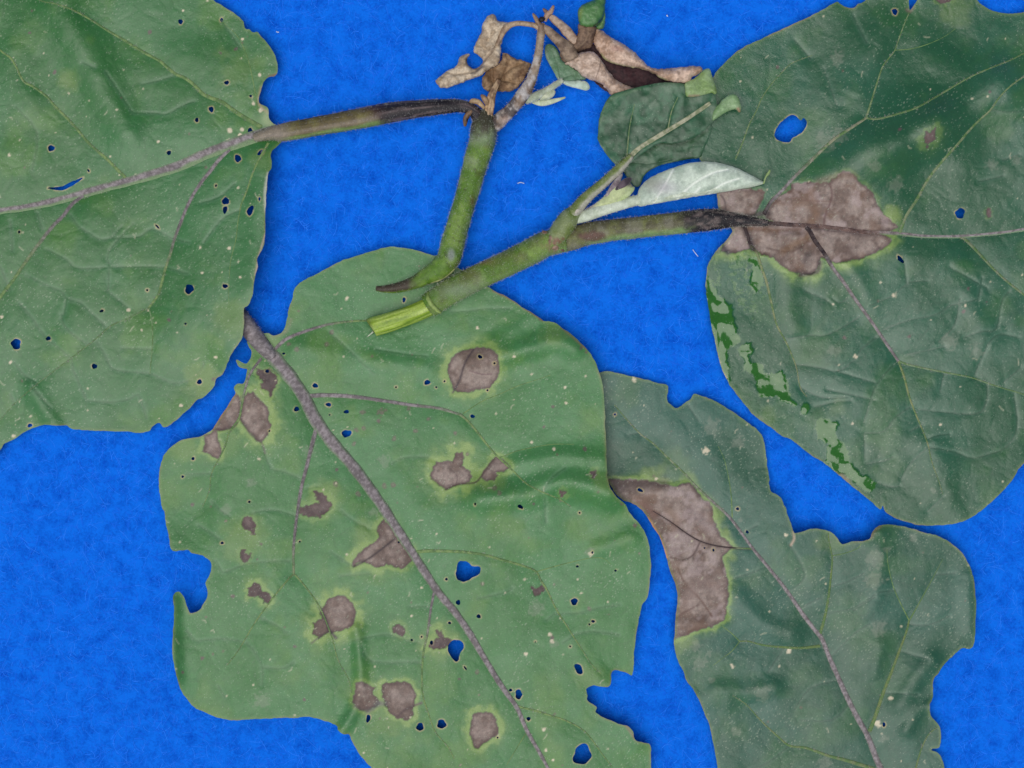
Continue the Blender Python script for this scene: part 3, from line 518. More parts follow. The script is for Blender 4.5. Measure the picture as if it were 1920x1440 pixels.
# ================================================================== middle leaf
MID = dict(seed=211, greens=[(56, 112, 48), (62, 118, 60), (80, 122, 44)], n1=15, rough=0.5,
 outline=[(500,624),(511,629),(528,624.6),(536,608),(539,591),(543.5,572.5),(549,557),(551,544),(562,530),(582.5,519),(609.6,504.6),(637,490),(666,480.6),(697,471),(720,465),(737,463),(760,465),(787,471),(805,476.5),(840,490),(880,517),(922,542),(932.5,549),(945,554),(962,564),(972,570),(984.6,580),(997,585.6),(1014,597),(1020,602),(1039,604),(1053,614),(1076,630),(1099,653),(1112,672),(1120,689),(1126,707.5),(1131,728),(1133.5,755),(1134.6,791),(1135.5,821),(1137,852),(1138,883),(1141,906),(1148.5,921),(1160,935),(1172.5,946),(1183,964.6),(1197.5,981),(1210,1000),(1217,1021),(1220,1046),(1220,1069),(1218.5,1090),(1216,1111),(1212,1125),(1204,1134),(1199.6,1153),(1195,1178),(1191,1203),(1189,1226),(1187,1257),(1184,1266.5),(1172.5,1261),(1151.7,1257),(1146,1265),(1146,1280),(1141,1288),(1124.6,1287),(1114,1285),(1106,1287),(1098.5,1292.5),(1101.7,1304),(1100.6,1312),(1110,1319.6),(1120,1326),(1117,1335),(1129,1343.5),(1145,1351),(1160,1357),(1174.6,1361),(1185,1369.6),(1189,1381),(1193.7,1389),(1208,1393),(1219.8,1398),(1221,1440),(1222,1500),(1185,1570),(1100,1650),(980,1610),(880,1560),(780,1505),(720,1465),(697,1440),(681,1423),(669,1406.7),(660,1392),(654.6,1377),(645,1376.5),(634,1369),(632,1361),(613,1353),(582,1344.6),(551,1345.6),(509,1346.7),(467.5,1349),(432,1350),(405,1344.6),(380,1334),(363,1326),(351,1311),(338,1292.5),(331,1269.6),(325,1242.5),(322.7,1213),(325,1169.6),(326,1140),(324,1122),(327,1113),(335,1109),(342.5,1116),(349,1132),(354,1146.7),(362,1149),(374,1143.5),(382,1132),(389,1119.6),(389,1105),(385,1093),(393.5,1077),(396.7,1056),(384,1044),(378,1040.6),(359,1037.5),(351,1031),(324,1033),(317.5,1012.5),(311,983),(308,960),(304,954),(300,929),(297.7,900),(300,875),(307,854),(319.6,839.6),(336,827),(352,822),(374,819),(390,811),(399,804),(409,787),(424,766),(436,745),(441.5,737),(439,727),(444.6,720),(457,718),(462,700),(463,692),(455,691),(446.7,685),(443,675),(449,677),(457,681.5),(463,681),(470.6,668),(470.6,656),(463,643),(470,630)],
 ctrl=[(480,640,14),(540,560,10),(700,480,6),(700,620,5),(780,560,5),(850,560,5),(920,560,6),(1000,600,11),(1130,750,28),(1140,900,36),(1200,1000,24),(1215,1100,15),(1185,1260,10),(1100,1300,20),(1190,1380,25),(800,900,12),(600,900,13),(320,900,8),(400,820,16),(440,740,15),(330,1115,28),(325,1230,20),(400,1340,7),(600,1350,15),(660,1390,20),(900,1420,12),(1090,1415,24),(1220,1430,13),(800,1250,18),(1000,1100,15),(1100,1600,6)],
 holes=[(859,1129.6,4.6,4.6),(897.5,1155.6,4.4,3.6),(837,1086,2.6,2.6),(843,1168,3,2.6),(809,1205,3.2,4),(790.6,1194,2,2),(772,1200,2.6,2.2),(872.5,1252.5,1.8,5,-35),(972.5,1302,6.5,9),(957.5,1294,3.2,3),(1076.7,1128,6,7),(1112,1165,3.8,2.6),(1105,1170.6,2,2),(1003.7,1203.5,1.6,1.6),(1069,1212,2,1.8),(991,1347.7,4.2,3.6),(1091.7,1415,17,18.5,20),(787.5,1363,6.5,8),(828,1357.7,9,8),(690.6,1347,4,7.5,15),(933,1383,2,2),(649.6,813,9,7),(616,758.7,5.4,3.6),(649.6,772,5,3.6),(618,778,2.2,1.6),(886,780.6,4.6,3.4),(891,945,2,3),(747.5,1016.7,2,2),(975.6,950,5.5,3.6,30),(1086.7,961.5,2,2),(1082.5,1062,2.6,2.4),(1154,1070,2.8,2),(1110.6,1036,2,2.6),(591,723,5.2,4.4),(801,717,5.8,4.6),(757.5,562,3,5),(742.5,726,2,2),(818,726,2,2),(833.5,715,2,2),(900,669,4.4,3.4,30),(914,731.7,2.2,2),(556,767,5,4.6),(501,696,4,3),(505,808,2,2),(362,860,3.2,3),(342.5,893.7,2.6,2.4),(467.5,941,2.6,2.4),(416.5,1018,3,2.6),(562,1015.6,2,2),(532,663,3.4,2),(927,681,2.6,2)],
 polyholes=[[(859,1054.6),(874.6,1052.5),(885,1061),(899.6,1063),(899.6,1075),(883,1085),(870,1091),(855,1083)],[(840,1211),(851.7,1200),(866,1202.5),(869,1215),(862,1225),(860,1236),(854,1240),(843,1227.5)],[(1076.7,1246.7),(1088,1246.7),(1093,1261),(1087,1264),(1080,1259)]],
 ridges=[([(890,682),(960,662),(1035,640),(1075,652)],20,24),([(930,640),(1000,598)],5,16),([(900,935),(985,925),(1060,905),(1140,925)],23,28),([(960,875),(1050,855),(1125,862)],8,18),([(1120,1030),(1180,1010)],7,18),([(322,1130),(322,1200),(326,1270)],13,16),([(640,1372),(662,1335),(676,1290),(674,1230),(668,1180)],9,13),([(560,650),(650,672),(800,690)],7,22),([(1075,1200),(1100,1240),(1150,1290)],6,22),([(430,900),(420,1000)],4,40),([(480,1290),(560,1200)],4,50),([(1000,1000),(900,1010)],4,50)],
 veins=[dict(n='midrib',p=[(470,622),(492,648),(515,672),(545,708),(570,744),(591,786),(622.5,829.6),(654,865),(685,904.6),(716,948),(741,986),(772.5,1035),(799.6,1077.5),(826.7,1117),(851.7,1146),(876.7,1181.7),(901.7,1223),(926.7,1265),(950,1300),(968.7,1326),(987.5,1369),(1012.5,1413),(1027,1440),(1055,1500),(1090,1610)],w=(30,3),c=vein_grey(1.05),A=9,sg=36,rise=0.5),
  dict(p=[(513,660),(521,649),(539.6,634),(571,621.7),(612.5,609),(654,603),(691.7,601),(760,600)],w=(8,2.5),c=vein_blend(vein_grey(1.0),vein_green(),0.3,0.7)),
  dict(p=[(579,742.5),(610,741),(664,744),(727,752.5),(768,759),(820,765),(852,774),(866,779.6),(885,798),(910,829.6),(929,852),(960,881),(989,908),(1027,927),(1047.5,935),(1070,950)],w=(9.5,2),c=vein_blend(vein_grey(1.0),vein_green(),0.35,0.6)),
  dict(p=[(868,776),(903,753),(937,739),(970,724),(1007.5,711.7),(1032.5,703)],w=(2.4,1.2),c=vein_green(),A=1.6,sg=12),
  dict(p=[(934,857),(943,856),(968,846),(1002,838.5),(1037,833),(1076.7,833)],w=(2.2,1.2),c=vein_green(),A=1.6,sg=12),
  dict(p=[(594,800),(588,822.5),(582,846),(574,879),(565,914.6),(559,952),(553,998),(550,1039.6),(551,1077)],w=(9.5,5.5),c=vein_blend(vein_grey(0.92),vein_green(lin(118,128,92)),0.75,1.0)),
  dict(p=[(551,1077),(542.5,1084),(519.6,1111),(499,1138),(478,1167.5),(457,1203),(442.5,1226),(426,1247)],w=(4,1.8),c=vein_green()),
  dict(p=[(551,1077),(557,1082),(578,1107),(599,1138),(613,1169.6),(624,1201),(634,1238),(653,1272),(659,1299)],w=(4,1.6),c=vein_green()),
  dict(p=[(777,1036),(800,1033),(852,1034),(897.5,1038.5),(939,1049),(977,1060),(1004,1071),(1014,1088),(1027,1109),(1043,1142.5),(1068,1182),(1089,1215),(1110,1246.7),(1127,1263)],w=(7,1.8),c=vein_green()),
  dict(p=[(1006,1072),(1047.5,1060),(1089,1050),(1110,1046),(1131,1047),(1145,1058)],w=(2.4,1.2),c=vein_green(),A=1.6,sg=12),
  dict(p=[(815,1106),(808,1140),(801.7,1186),(794,1223),(791,1269),(793,1304.6),(804,1340),(816.7,1373),(839.6,1400),(852,1423)],w=(6,2),c=vein_blend(vein_grey(1.0),vein_green(),0.1,0.4)),
  dict(p=[(966,1322),(980,1327),(1000,1331.7),(1033,1342),(1058,1350),(1087.5,1365),(1104,1379.6),(1133,1419),(1148,1438)],w=(5,2),c=vein_green()),
  dict(p=[(987.5,1373),(973,1396),(950,1434)],w=(2.4,1.4),c=vein_green(),A=1.6,sg=12),
  dict(p=[(490,672),(474,693),(465,710),(457,741),(451,772.5),(446.7,787),(430,810),(424,831),(415,851.7),(396.7,887.5),(392.5,919),(380,950)],w=(6,1.5),c=vein_blend(vein_grey(0.95),vein_green(),0.15,0.35))],
 tert=[[(349,889.6),(397,887.5)],[(490,829),(497,852),(509,879),(526,883),(551,892),(563,898)],[(397,940),(413,956),(432,969)],[(372,985),(397,1000),(413,1012)],[(420,1073),(438,1067),(459,1058),(499,1053),(545,1052)],[(405,1052),(417,1073)],[(472,962),(505,956),(530,960),(553,967)],[(351,1182),(367,1201),(390,1199),(426,1198),(457,1204)],[(463,1205),(480,1226),(492,1251),(492,1284)],[(492,1252),(532,1253),(551,1242)],[(409,1286),(422,1307)],[(495,1161),(520,1174),(538,1186)],[(737,869),(756,859),(800,857),(820,865)],[(660,1202),(718,1190),(750,1195),(789,1207)],[(677,1207),(697,1240),(787,1241)],[(768,1138),(800,1137)],[(1022,933),(1023,979)],[(1018,921),(1037,894),(1060,877)],[(1024,1163),(1043,1149)],[(1045,1151),(1085,1149),(1120,1140),(1162,1134)],[(1077,1190),(1110,1184),(1160,1190)],[(1056,1205),(1075,1192)],[(897,1122),(947,1111),(960,1103)],[(847,585),(880,583),(910,579),(956,579)],[(620,624),(660,662),(700,700)],[(705,655),(760,664),(800,668)],[(480,700),(500,712)],[(490,828),(497,852)],[(640,958),(660,975),(690,990)],[(575,915),(600,912)],[(640,1080),(700,1075)],[(985,1371),(1000,1400)],[(620,1035),(660,1060)]],
 lesions=[([(838.7,697),(845,674),(861.7,659.6),(882.5,653),(903,651),(924,657.5),(936.7,676),(936.7,697),(932.5,711.7),(922,720),(920,728),(903,730),(882.5,734.6),(861.7,734.6),(849,728),(841,711.7)],17,0.9,0),
  ([(818,865),(847.5,865),(851.7,850),(860,846),(870,848),(868,873),(882,884),(882,904.6),(856,909),(839,917),(810,898),(809,886)],21,0.95,0),
  ([(931,856.7),(945,863),(957,875),(945,884),(931,886),(926.7,902.5),(901.7,895),(914,875)],12,0.7,0),
  ([(720,975),(735,990),(745,1010),(765,1035),(775,1047),(760,1063),(743,1065),(724.6,1059),(706,1066),(693,1059),(676.7,1054.6),(664,1063),(662,1052),(672,1040),(682,1026),(705,1012),(709,1000),(703,993),(712,985)],15,0.8,0),
  ([(601.7,1142),(620,1121),(643,1117),(662,1131.7),(668,1148),(664,1169),(651.7,1177.5),(622.5,1186),(616,1184),(597.5,1196),(585,1188),(591,1177.5),(587,1169),(601.7,1159)],18,0.95,0),
  ([(666.7,1278.5),(683,1279.6),(693.7,1286),(704,1289),(700,1296),(708,1311),(710,1321),(691.7,1332.7),(668.7,1327.5),(661.5,1315),(664.6,1296)],9,0.7,0),
  ([(718.7,1283.7),(735,1280.6),(758,1277.5),(766.7,1283.7),(779,1294),(780,1311),(773,1327.5),(775,1340),(764.6,1352.5),(746,1346),(729,1336),(723,1323),(716.7,1309)],11,0.85,0),
  ([(887.5,1340),(902,1333.7),(923,1338),(935,1363),(933,1375),(921,1386),(908,1392),(896,1404.6),(887.5,1396),(879,1373),(883,1356.7)],14,0.9,0),
  ([(739,1173),(754,1171),(762,1184),(760,1194),(747.5,1192),(737,1184)],9,0.3,1),
  ([(816,1182),(829,1184),(837,1196),(849.6,1200),(841,1213),(822.5,1217),(799.6,1213),(810,1202.5),(820,1194)],13,0.7,1),
  ([(588,919),(605,923),(615,938),(623,944),(617,958),(601,968),(570,969),(563,953),(584,949),(590,943),(598,940),(592,929)],12,0.35,1),
  ([(459,971),(469.6,967),(477,983),(477,1002),(465,996),(454,988)],8,0.3,1),([(448,1034),(459,1032),(465,1043),(471.6,1038.6),(466,1053),(452,1051)],6,0.2,1),
  ([(466,1103),(478,1093),(489,1098),(494,1108),(508,1119),(501,1132),(484,1121),(466,1116)],11,0.7,1),
  ([(457,743),(474,735),(501,764),(505,789),(509,806),(490,828),(474,818),(451,787),(451,772.5)],21,0.95,0),
  ([(482,691),(505,695),(519.6,710),(517.5,722.5),(511,733),(505,745),(501,733),(488,727),(492.5,714),(482,706)],10,0.6,1),
  ([(442.5,737),(451,747.5),(451,779),(442.5,793),(434,802),(400,808),(410,787),(423,766),(434,745)],8,0.5,0),
  ([(384,817),(407,808),(409,827),(414,842),(410,860),(392.5,853),(376,847),(386,833)],10,0.7,0),
  ([(996,1098),(1006,1104),(1016,1097),(1021,1107),(1006,1119),(997,1108)],0,0,1),([(1109,884),(1118,882),(1116,894),(1110,897)],6,0.3,1),([(1050,920),(1062,919),(1064,926),(1052,931)],5,0.3,1)],
 lines=[([(849,736),(862,712),(872,680),(888,655)],1.4,(60,44,48),0.8),([(880,695),(905,702),(922,701)],1.0,(100,70,72),0.6),([(740,1010),(715,1030),(690,1048),(664,1062)],1.6,(64,48,46),0.85),([(601,1140),(610,1160),(617,1180),(630,1196)],2.2,(52,38,40),0.9),([(616,1184),(597,1196),(584,1206)],1.2,(70,60,50),0.7),([(710,1319),(700,1328),(690,1334)],3,(86,80,76),0.7),([(708,1318),(722,1320)],4,(96,92,86),0.7),([(745,1345),(760,1330),(790,1318)],1.8,(84,64,60),0.8),([(664,1325),(690,1335)],2,(90,80,70),0.5),([(808,898),(839,917)],0.9,(96,80,60),0.5),([(855,909),(857,893),(845,880)],0.9,(80,60,56),0.6),([(835,918),(858,908),(890,905),(902,893),(914,875),(930,857)],1.2,(74,56,46),0.8),([(452,743),(451,787)],1.5,(96,84,70),0.6),([(451,785),(470,815),(490,829),(497,850)],1.2,(76,58,54),0.7),([(401,804),(434,803),(446,790)],1.4,(80,58,54),0.8),([(474,735),(490,752),(502,765)],1.0,(84,64,60),0.6),([(505,690),(519,700)],1,(90,70,60),0.5)],
 rings=[(680,773,4),(710,773,3.4),(717,773,2.8),(723,769,2.6),(766,765,3),(668,806.7,3.4),(682,802.5,3.2),(664,831.7,3.4),(739,823,4),(779,807.7,3.2),(803,785,2.8),(854,812,3),(876.7,851,3.2),(721,911,3.6),(737,909,3.6),(671.5,926.5,4),(630,906.7,4),(926.7,915,3.4),(936,924,3.6),(905,1095,3),(541,645,3.4),(556.5,654.6,3.4),(613,646,3.4),(623,623,3.4),(895,1260,3),(1105,1141,3)],
 browns=[(631,880.6,3.4),(710,789,4),(861,1273,3.6),(378,1234,4.5),(570.6,1312,3),(553,1212,3),(342.5,1261,3),(435,1118.5,5),(361,947,4),(490,1020,3.4),(482,1048,2.6),(1020,800,3),(1037,763,3),(1000,945,3),(1097,842,4),(1090,653,4),(940,551,5),(982,577,4),(1016,598,5),(1100,660,3),(1190,985,4),(1165,945,3),(1035,1196,4)],
 creams=[(772,1155,2.4),(790,1102,3),(1030,1190,4),(1036,1202,4),(986,1226,3.4),(1090,1112,3),(997,829,3),(1039,842,3.6),(1060,726,3.4),(1061,756,3),(964,669,3),(895,614,3.4),(650,560,4),(1020,1368,4),(1024,1406,3.4),(1108,1038,6),(1037,1425,3),(630,906,2)],
 smudges=[(1106,1034,9),(1040,1208,9),(470,905,9),(580,845,14),(720,865,12),(700,960,10),(1005,1140,16),(425,955,10),(490,1315,16)],
 yellow=[(610,935,46,0.5),(460,1010,60,0.35),(700,1010,55,0.5),(650,1180,40,0.4),(830,1200,50,0.45),(920,895,40,0.4),(1040,625,34,0.4),(1125,900,30,0.4),(340,840,40,0.45),(420,830,50,0.3),(720,1345,60,0.4),(1100,1270,40,0.3),(510,640,20,0.4)],
 edgemarks=[([(925,545),(960,562),(990,582),(1018,600)],2.2,(112,76,56),0.75),([(1053,614),(1100,655)],1.8,(124,96,72),0.7),([(399,804),(424,766),(441,738)],2.2,(150,110,80),0.8),([(1174,1361),(1190,1384)],2.5,(120,92,74),0.7),([(512,630),(535,622),(545,600)],4,(120,116,84),0.5)],
 nspeck=110, nbrown=60, nbit=60, ndust=11000)
# ================================================================== right leaf (on the second shoot)
RIGHT = dict(seed=307, greens=[(28, 80, 44), (36, 88, 58), (46, 94, 42)], n1=14, rough=0.40,
 outline=[(1347,400),(1347,392),(1345,370),(1340,345),(1325,320),(1312,298),(1308,270),(1312,230),(1320,190),(1337.5,144),(1352,125),(1377,100),(1404,83),(1429,72),(1456,59),(1487.5,45),(1525,27),(1550,13.5),(1569,4),(1575,7),(1585,12.5),(1600,14.6),(1608,7),(1621,2),(1650,-22),(1690,-40),(1703,-20),(1704,2),(1705,12.5),(1706,19),(1709.6,14.6),(1717,4),(1740,-20),(1790,-25),(1822,-8),(1843,10),(1861.7,20),(1882.5,25),(1905,25),(1920,22),(1990,5),(2080,60),(2180,200),(2230,400),(2200,560),(2120,700),(2010,790),(1920,869),(1905,890),(1891,909),(1874,927.5),(1853,946),(1832.5,963),(1811.7,975),(1786.7,983),(1759.6,985),(1728,985),(1703,979.6),(1682.5,973),(1664,963),(1657.5,955),(1655,948),(1653,954.6),(1647,953.5),(1632.5,940),(1611.7,923),(1589,904.6),(1561.7,881.7),(1541,865),(1520,852.5),(1483,824),(1467,818),(1446,802.5),(1416.7,781.7),(1404,767),(1383,742),(1362.5,712.5),(1352,685),(1346,666.7),(1341.7,641.7),(1335,616.7),(1330,587.5),(1325,556),(1322.5,537.5),(1324,521),(1327,499),(1333,486),(1345,467.5),(1358,455),(1369,440),(1373,430)],
 ctrl=[(1370,425,22),(1330,540,10),(1345,480,12),(1400,740,8),(1560,880,6),(1660,955,7),(1800,980,8),(1900,880,8),(1600,640,14),(1540,430,22),(1310,290,10),(1340,150,10),(1500,45,10),(1620,5,12),(1480,240,12),(1400,330,14),(1650,266,60),(1750,226,60),(1870,154,46),(1700,120,20),(1765,135,22),(1800,70,4),(1860,40,4),(1900,80,10),(1620,120,20),(1740,340,16),(1850,260,18),(1900,20,6),(1900,440,12),(2150,400,6),(1750,700,14)],
 holes=[(1677.7,22,5,6),(1800,400,8.6,10),(1688,486,10,3.6,52)],
 polyholes=[[(1453,248),(1464.6,229),(1483,215.6),(1493.7,218.7),(1502,226),(1507,221),(1513,231),(1504,248),(1487.5,258),(1479,266.7),(1462.5,264.6),(1454,258)]],
 ridges=[([(1550,335),(1610,305),(1700,268),(1790,225),(1880,165),(1960,110)],12,44),([(1610,170),(1630,120),(1660,50)],9,34),([(1588,500),(1615,540),(1628,580)],7,22),([(1470,510),(1476,560),(1488,620)],6,24),([(1830,250),(1900,200)],4,30),([(1745,840),(1775,930)],9,30),([(1700,260),(1770,215)],5,26),([(1440,270),(1560,200)],4,40),([(1470,440),(1500,446),(1520,440)],5,9),([(1550,450),(1570,480)],5,14),([(1560,400),(1610,380)],5,20),([(1700,480),(1790,500)],4,30),([(1820,560),(1850,640)],5,26)],
 veins=[dict(n='midrib',p=[(1418,416),(1446,418.5),(1487.5,421.7),(1529,424),(1571,428),(1612.5,434),(1654,436.5),(1686.7,438),(1728,442.5),(1791,443.5),(1853,439),(1916,431),(2000,415),(2130,400)],w=(8.5,6),c=vein_blend(vein_dark,vein_blend(vein_brown,vein_grey(1.15,lin(116,140,104),1),0.30,0.40),0.03,0.16),A=8,sg=36,rise=0.38),
  dict(p=[(1432,402),(1446,378),(1467,357),(1487.5,334),(1519,303),(1561.7,262.5),(1593,241.7),(1624,221)],w=(8,5.5),c=vein_blend(vein_dark,vein_blend(vein_grey(1.0),vein_green(lin(140,138,112)),0.2,0.7),0.02,0.16)),
  dict(p=[(1624,221),(1632.5,194),(1645,154),(1655,125),(1666,110),(1678,94),(1686.7,69),(1697,41.7),(1705,23)],w=(4.4,2),c=vein_green(lin(122,138,96))),
  dict(p=[(1624,221),(1645,223),(1686.7,212.5),(1718,202),(1749,185),(1780,166.7),(1816,146),(1853,129),(1895,112.5),(1920,100),(1990,70)],w=(4.4,2.4),c=vein_green(lin(112,132,88))),
  dict(p=[(1678,94),(1707.5,91.7),(1739,83),(1770,69),(1791,54)],w=(2,1),c=vein_green(),A=1.6,sg=12),
  dict(p=[(1687,437),(1699,405),(1718,376),(1739,338),(1759.6,311),(1776,292),(1797,269),(1816,246),(1836.7,225),(1857.5,206),(1872,185),(1891,164.6),(1916,146),(1960,120)],w=(6.5,2.6),c=vein_green(lin(122,132,96))),
  dict(p=[(1379,298),(1391.7,269),(1404,235),(1419,206),(1429,183),(1446,158),(1467,135),(1481,121),(1498,112.5),(1523,104)],w=(3.6,1.5),c=vein_green(lin(118,134,92))),
  dict(p=[(1394,420),(1402,442.5),(1408,461),(1419,474),(1427,499),(1437.5,530),(1446,566.7),(1456,608),(1473,639.6),(1485,666.7),(1494,691.7),(1500,725),(1512.5,744)],w=(7,1.8),c=vein_blend(vein_dark,vein_green(lin(132,136,96)),0.12,0.24)),
  dict(p=[(1512,426),(1518,433),(1529,453),(1546,476),(1562,503),(1581,528),(1602,559),(1634.6,604),(1661.7,644),(1684.6,677)],w=(9,6),c=vein_blend(vein_dark,vein_grey(1.0,lin(112,120,84)),0.2,0.3)),
  dict(p=[(1684.6,677),(1695,706),(1705,744),(1717,776),(1730,806.7),(1740,834),(1747,865),(1759.6,900),(1768,927.5)],w=(5,1.4),c=vein_green(lin(132,138,90))),
  dict(p=[(1684.6,677),(1701,683),(1739,691.7),(1786.7,701),(1822,708),(1853,719),(1884.6,729),(1916,738.5),(1990,765)],w=(4.4,2),c=vein_green(lin(118,136,100))),
  dict(p=[(1800,444),(1809.6,449),(1832.5,471.7),(1861.7,503),(1891,530),(1920,553),(2000,620)],w=(6,3),c=vein_green(lin(118,126,96))),
  dict(p=[(1980,420),(2050,330),(2090,230)],w=(5,2),c=vein_green())],
 tert=[[(1477,635),(1520,629),(1545,629),(1566,621),(1589,608),(1614,592)],[(1655,619),(1687,606),(1718,597),(1749,592),(1770,581),(1785,572),(1832,562)],[(1632,573),(1674,554),(1705,530),(1739,527)],[(1492,683),(1540,690),(1572,696),(1603,673),(1614,656),(1641,633)],[(1620,792),(1632,752),(1645,719),(1674,685)],[(1528,763),(1572,752),(1595,752)],[(1624,869),(1655,865),(1674,857)],[(1620,812),(1657,809),(1678,784),(1697,769),(1707,764)],[(1707,809),(1722,800)],[(1720,767),(1770,773),(1830,776),(1847,761),(1851,740),(1850,722)],[(1741,823),(1755,817),(1780,814)],[(1741,838),(1791,848),(1822,859),(1853,852),(1887,838),(1907,802),(1901,740)],[(1739,840),(1707,869),(1691,896)],[(1645,905),(1670,913),(1687,911)],[(1768,932),(1739,959)],[(1853,644),(1874,627),(1910,633)],[(1807,633),(1841,621),(1868,617),(1878,567),(1891,548)],[(1828,702),(1853,644)],[(1841,521),(1834,562)],[(1770,702),(1762,735)],[(1882,717),(1914,690)],[(1620,812),(1622,860)],[(1500,725),(1540,745),(1590,745)],[(1862,206),(1887,210),(1920,208)],[(1575,698),(1640,718)],[(1560,560),(1575,568),(1590,558)],[(1510,545),(1545,560),(1560,572)],[(1550,730),(1640,750)],[(1880,300),(1910,290)],[(1780,500),(1850,540)],[(1490,75),(1520,110)],[(1600,30),(1625,80)],[(1545,130),(1570,200)],[(1835,340),(1880,330)],[(1700,530),(1695,490)],[(1800,560),(1790,610),(1760,640)],[(1770,650),(1700,665)]],
 lesions=[([(1435,403),(1450,378),(1481,355),(1487.5,342.5),(1525,341),(1556,342.5),(1571,326),(1591.7,321.7),(1612.5,340),(1633,357),(1641.7,374),(1654,397),(1681,426),(1654,437),(1612.5,434),(1571,430),(1529,426),(1487.5,424),(1446,416)],9,0.25,0,11),
  ([(1377,420),(1404,420),(1508,422),(1529,426),(1612.5,432),(1671,444.6),(1662.5,461),(1633,478),(1591.7,490),(1556,490),(1541,484),(1529,511),(1504,515),(1481,507),(1450,486),(1423,474),(1404,467.5),(1381,474),(1352,470),(1366,438)],16,0.75,0,12),
  ([(1340,360),(1425,355),(1431,372),(1418,397),(1402,409),(1362.5,409),(1335,388)],5,0.2,0,8),
  ([(1732.5,260),(1737,248),(1744,250),(1755,239.6),(1753,260),(1745,268),(1741,275),(1735,272)],14,0.3,1),([(1850,395),(1857,392),(1858,405),(1852,406)],4,0.2,1),([(1755,-6),(1786,-8),(1780,5),(1764,6)],8,0.3,1)],
 lines=[([(1556,344),(1560,365),(1555,385),(1547,405),(1545,420)],1.3,(96,66,60),0.8),([(1485,372),(1520,376),(1556,378)],1.0,(110,80,66),0.6),([(1395,424),(1404,445),(1412,466)],4,(48,34,36),0.9),([(1440,466),(1478,472),(1500,464),(1518,448)],1.2,(84,60,50),0.7),([(1364,474),(1356,462),(1346,470)],4,(56,48,58),0.7),([(1500,516),(1532,510),(1538,492)],3,(62,46,42),0.8),([(1360,404),(1360,380),(1352,366)],1.6,(70,52,48),0.7),([(1345,392),(1362,406),(1400,411),(1420,402),(1440,400)],4.5,(60,46,44),0.85),([(1660,432),(1620,440),(1575,432),(1530,428)],3,(84,66,60),0.7),([(1512,446),(1490,458),(1470,470)],5,(112,80,48),0.6),([(1405,428),(1450,432),(1500,430)],3,(110,74,46),0.5),([(1520,360),(1530,400),(1520,415)],5,(118,86,62),0.5),([(1485,395),(1500,380),(1530,400)],4,(114,84,60),0.4),([(1535,341),(1572,330),(1600,330)],5,(108,84,62),0.5),([(1510,489),(1515,480)],5,(60,44,40),0.6),([(1590,470),(1600,482)],5,(92,70,60),0.5)],
 browns=[(1816,540,4),(1807,584,3.4),(1704,631,4),(1584,634,4),(1458,126,3.6),(1571,0,3),(1856,172,3),(1687,242,3.4),(1850,566,2)],
 creams=[(1745,167,2),(1823,185,3),(1598,794,2.4),(1763,796,2.4),(1810,573,2.6),(1675,554,3.4),(1562,570,2.6),(1604,668,4)],
 smudges=[(1565,658,12),(1860,310,12),(1640,310,12),(1680,345,16),(1570,110,14),(1550,265,20),(1575,252,16),(1905,300,10),(1780,640,16),(1830,660,14),(1750,920,6),(1425,785,6)],
 yellow=[(1672,408,26,0.85),(1662,462,14,0.5),(1580,500,20,0.4),(1470,500,26,0.5),(1790,20,40,0.3),(1570,765,30,0.2),(1440,780,24,0.25)],
 edgemarks=[([(1340,640),(1346,668),(1354,690),(1362,710)],2.4,(176,158,128),0.8),([(1571,884),(1590,902)],4,(132,104,76),0.6),([(1520,30),(1480,49),(1440,68)],1.8,(122,104,66),0.6),([(1700,18),(1706,22),(1712,14)],3,(110,80,76),0.6)],
 wet=[[(1327,512),(1342,552),(1371,573),(1373,600),(1381,629),(1387.5,642),(1369,650),(1360,671),(1369,714.6),(1360,704),(1346,662.5),(1333,604),(1325,552)],[(1381,654),(1404,642),(1408,658),(1404,677),(1425,683),(1433,700),(1450,704),(1464.6,698),(1477,725),(1481,744),(1494,758),(1483,760),(1458,742),(1429,744),(1419,729),(1421,712.5),(1398,694),(1400,679),(1387.5,664.6)],[(1408,484),(1418,486),(1428,520),(1424,540),(1410,545),(1412,515)],[(1503,763),(1512,758),(1518,768),(1510,776),(1502,772)],[(1533,790),(1567,794),(1564.6,815),(1575,827.5),(1591.7,844),(1589.6,861),(1612.5,890),(1641.7,904.6),(1635,917),(1621,917),(1598,898),(1571,882),(1550,865),(1554,832),(1535,821)]],
 damp=[[(1360,485),(1415,478),(1432,530),(1436,585),(1400,595),(1375,550)],[(1326,505),(1345,490),(1350,560),(1335,580)]],
 nspeck=50, nbrown=20, nbit=40, ndust=7000, tamp=2.8)
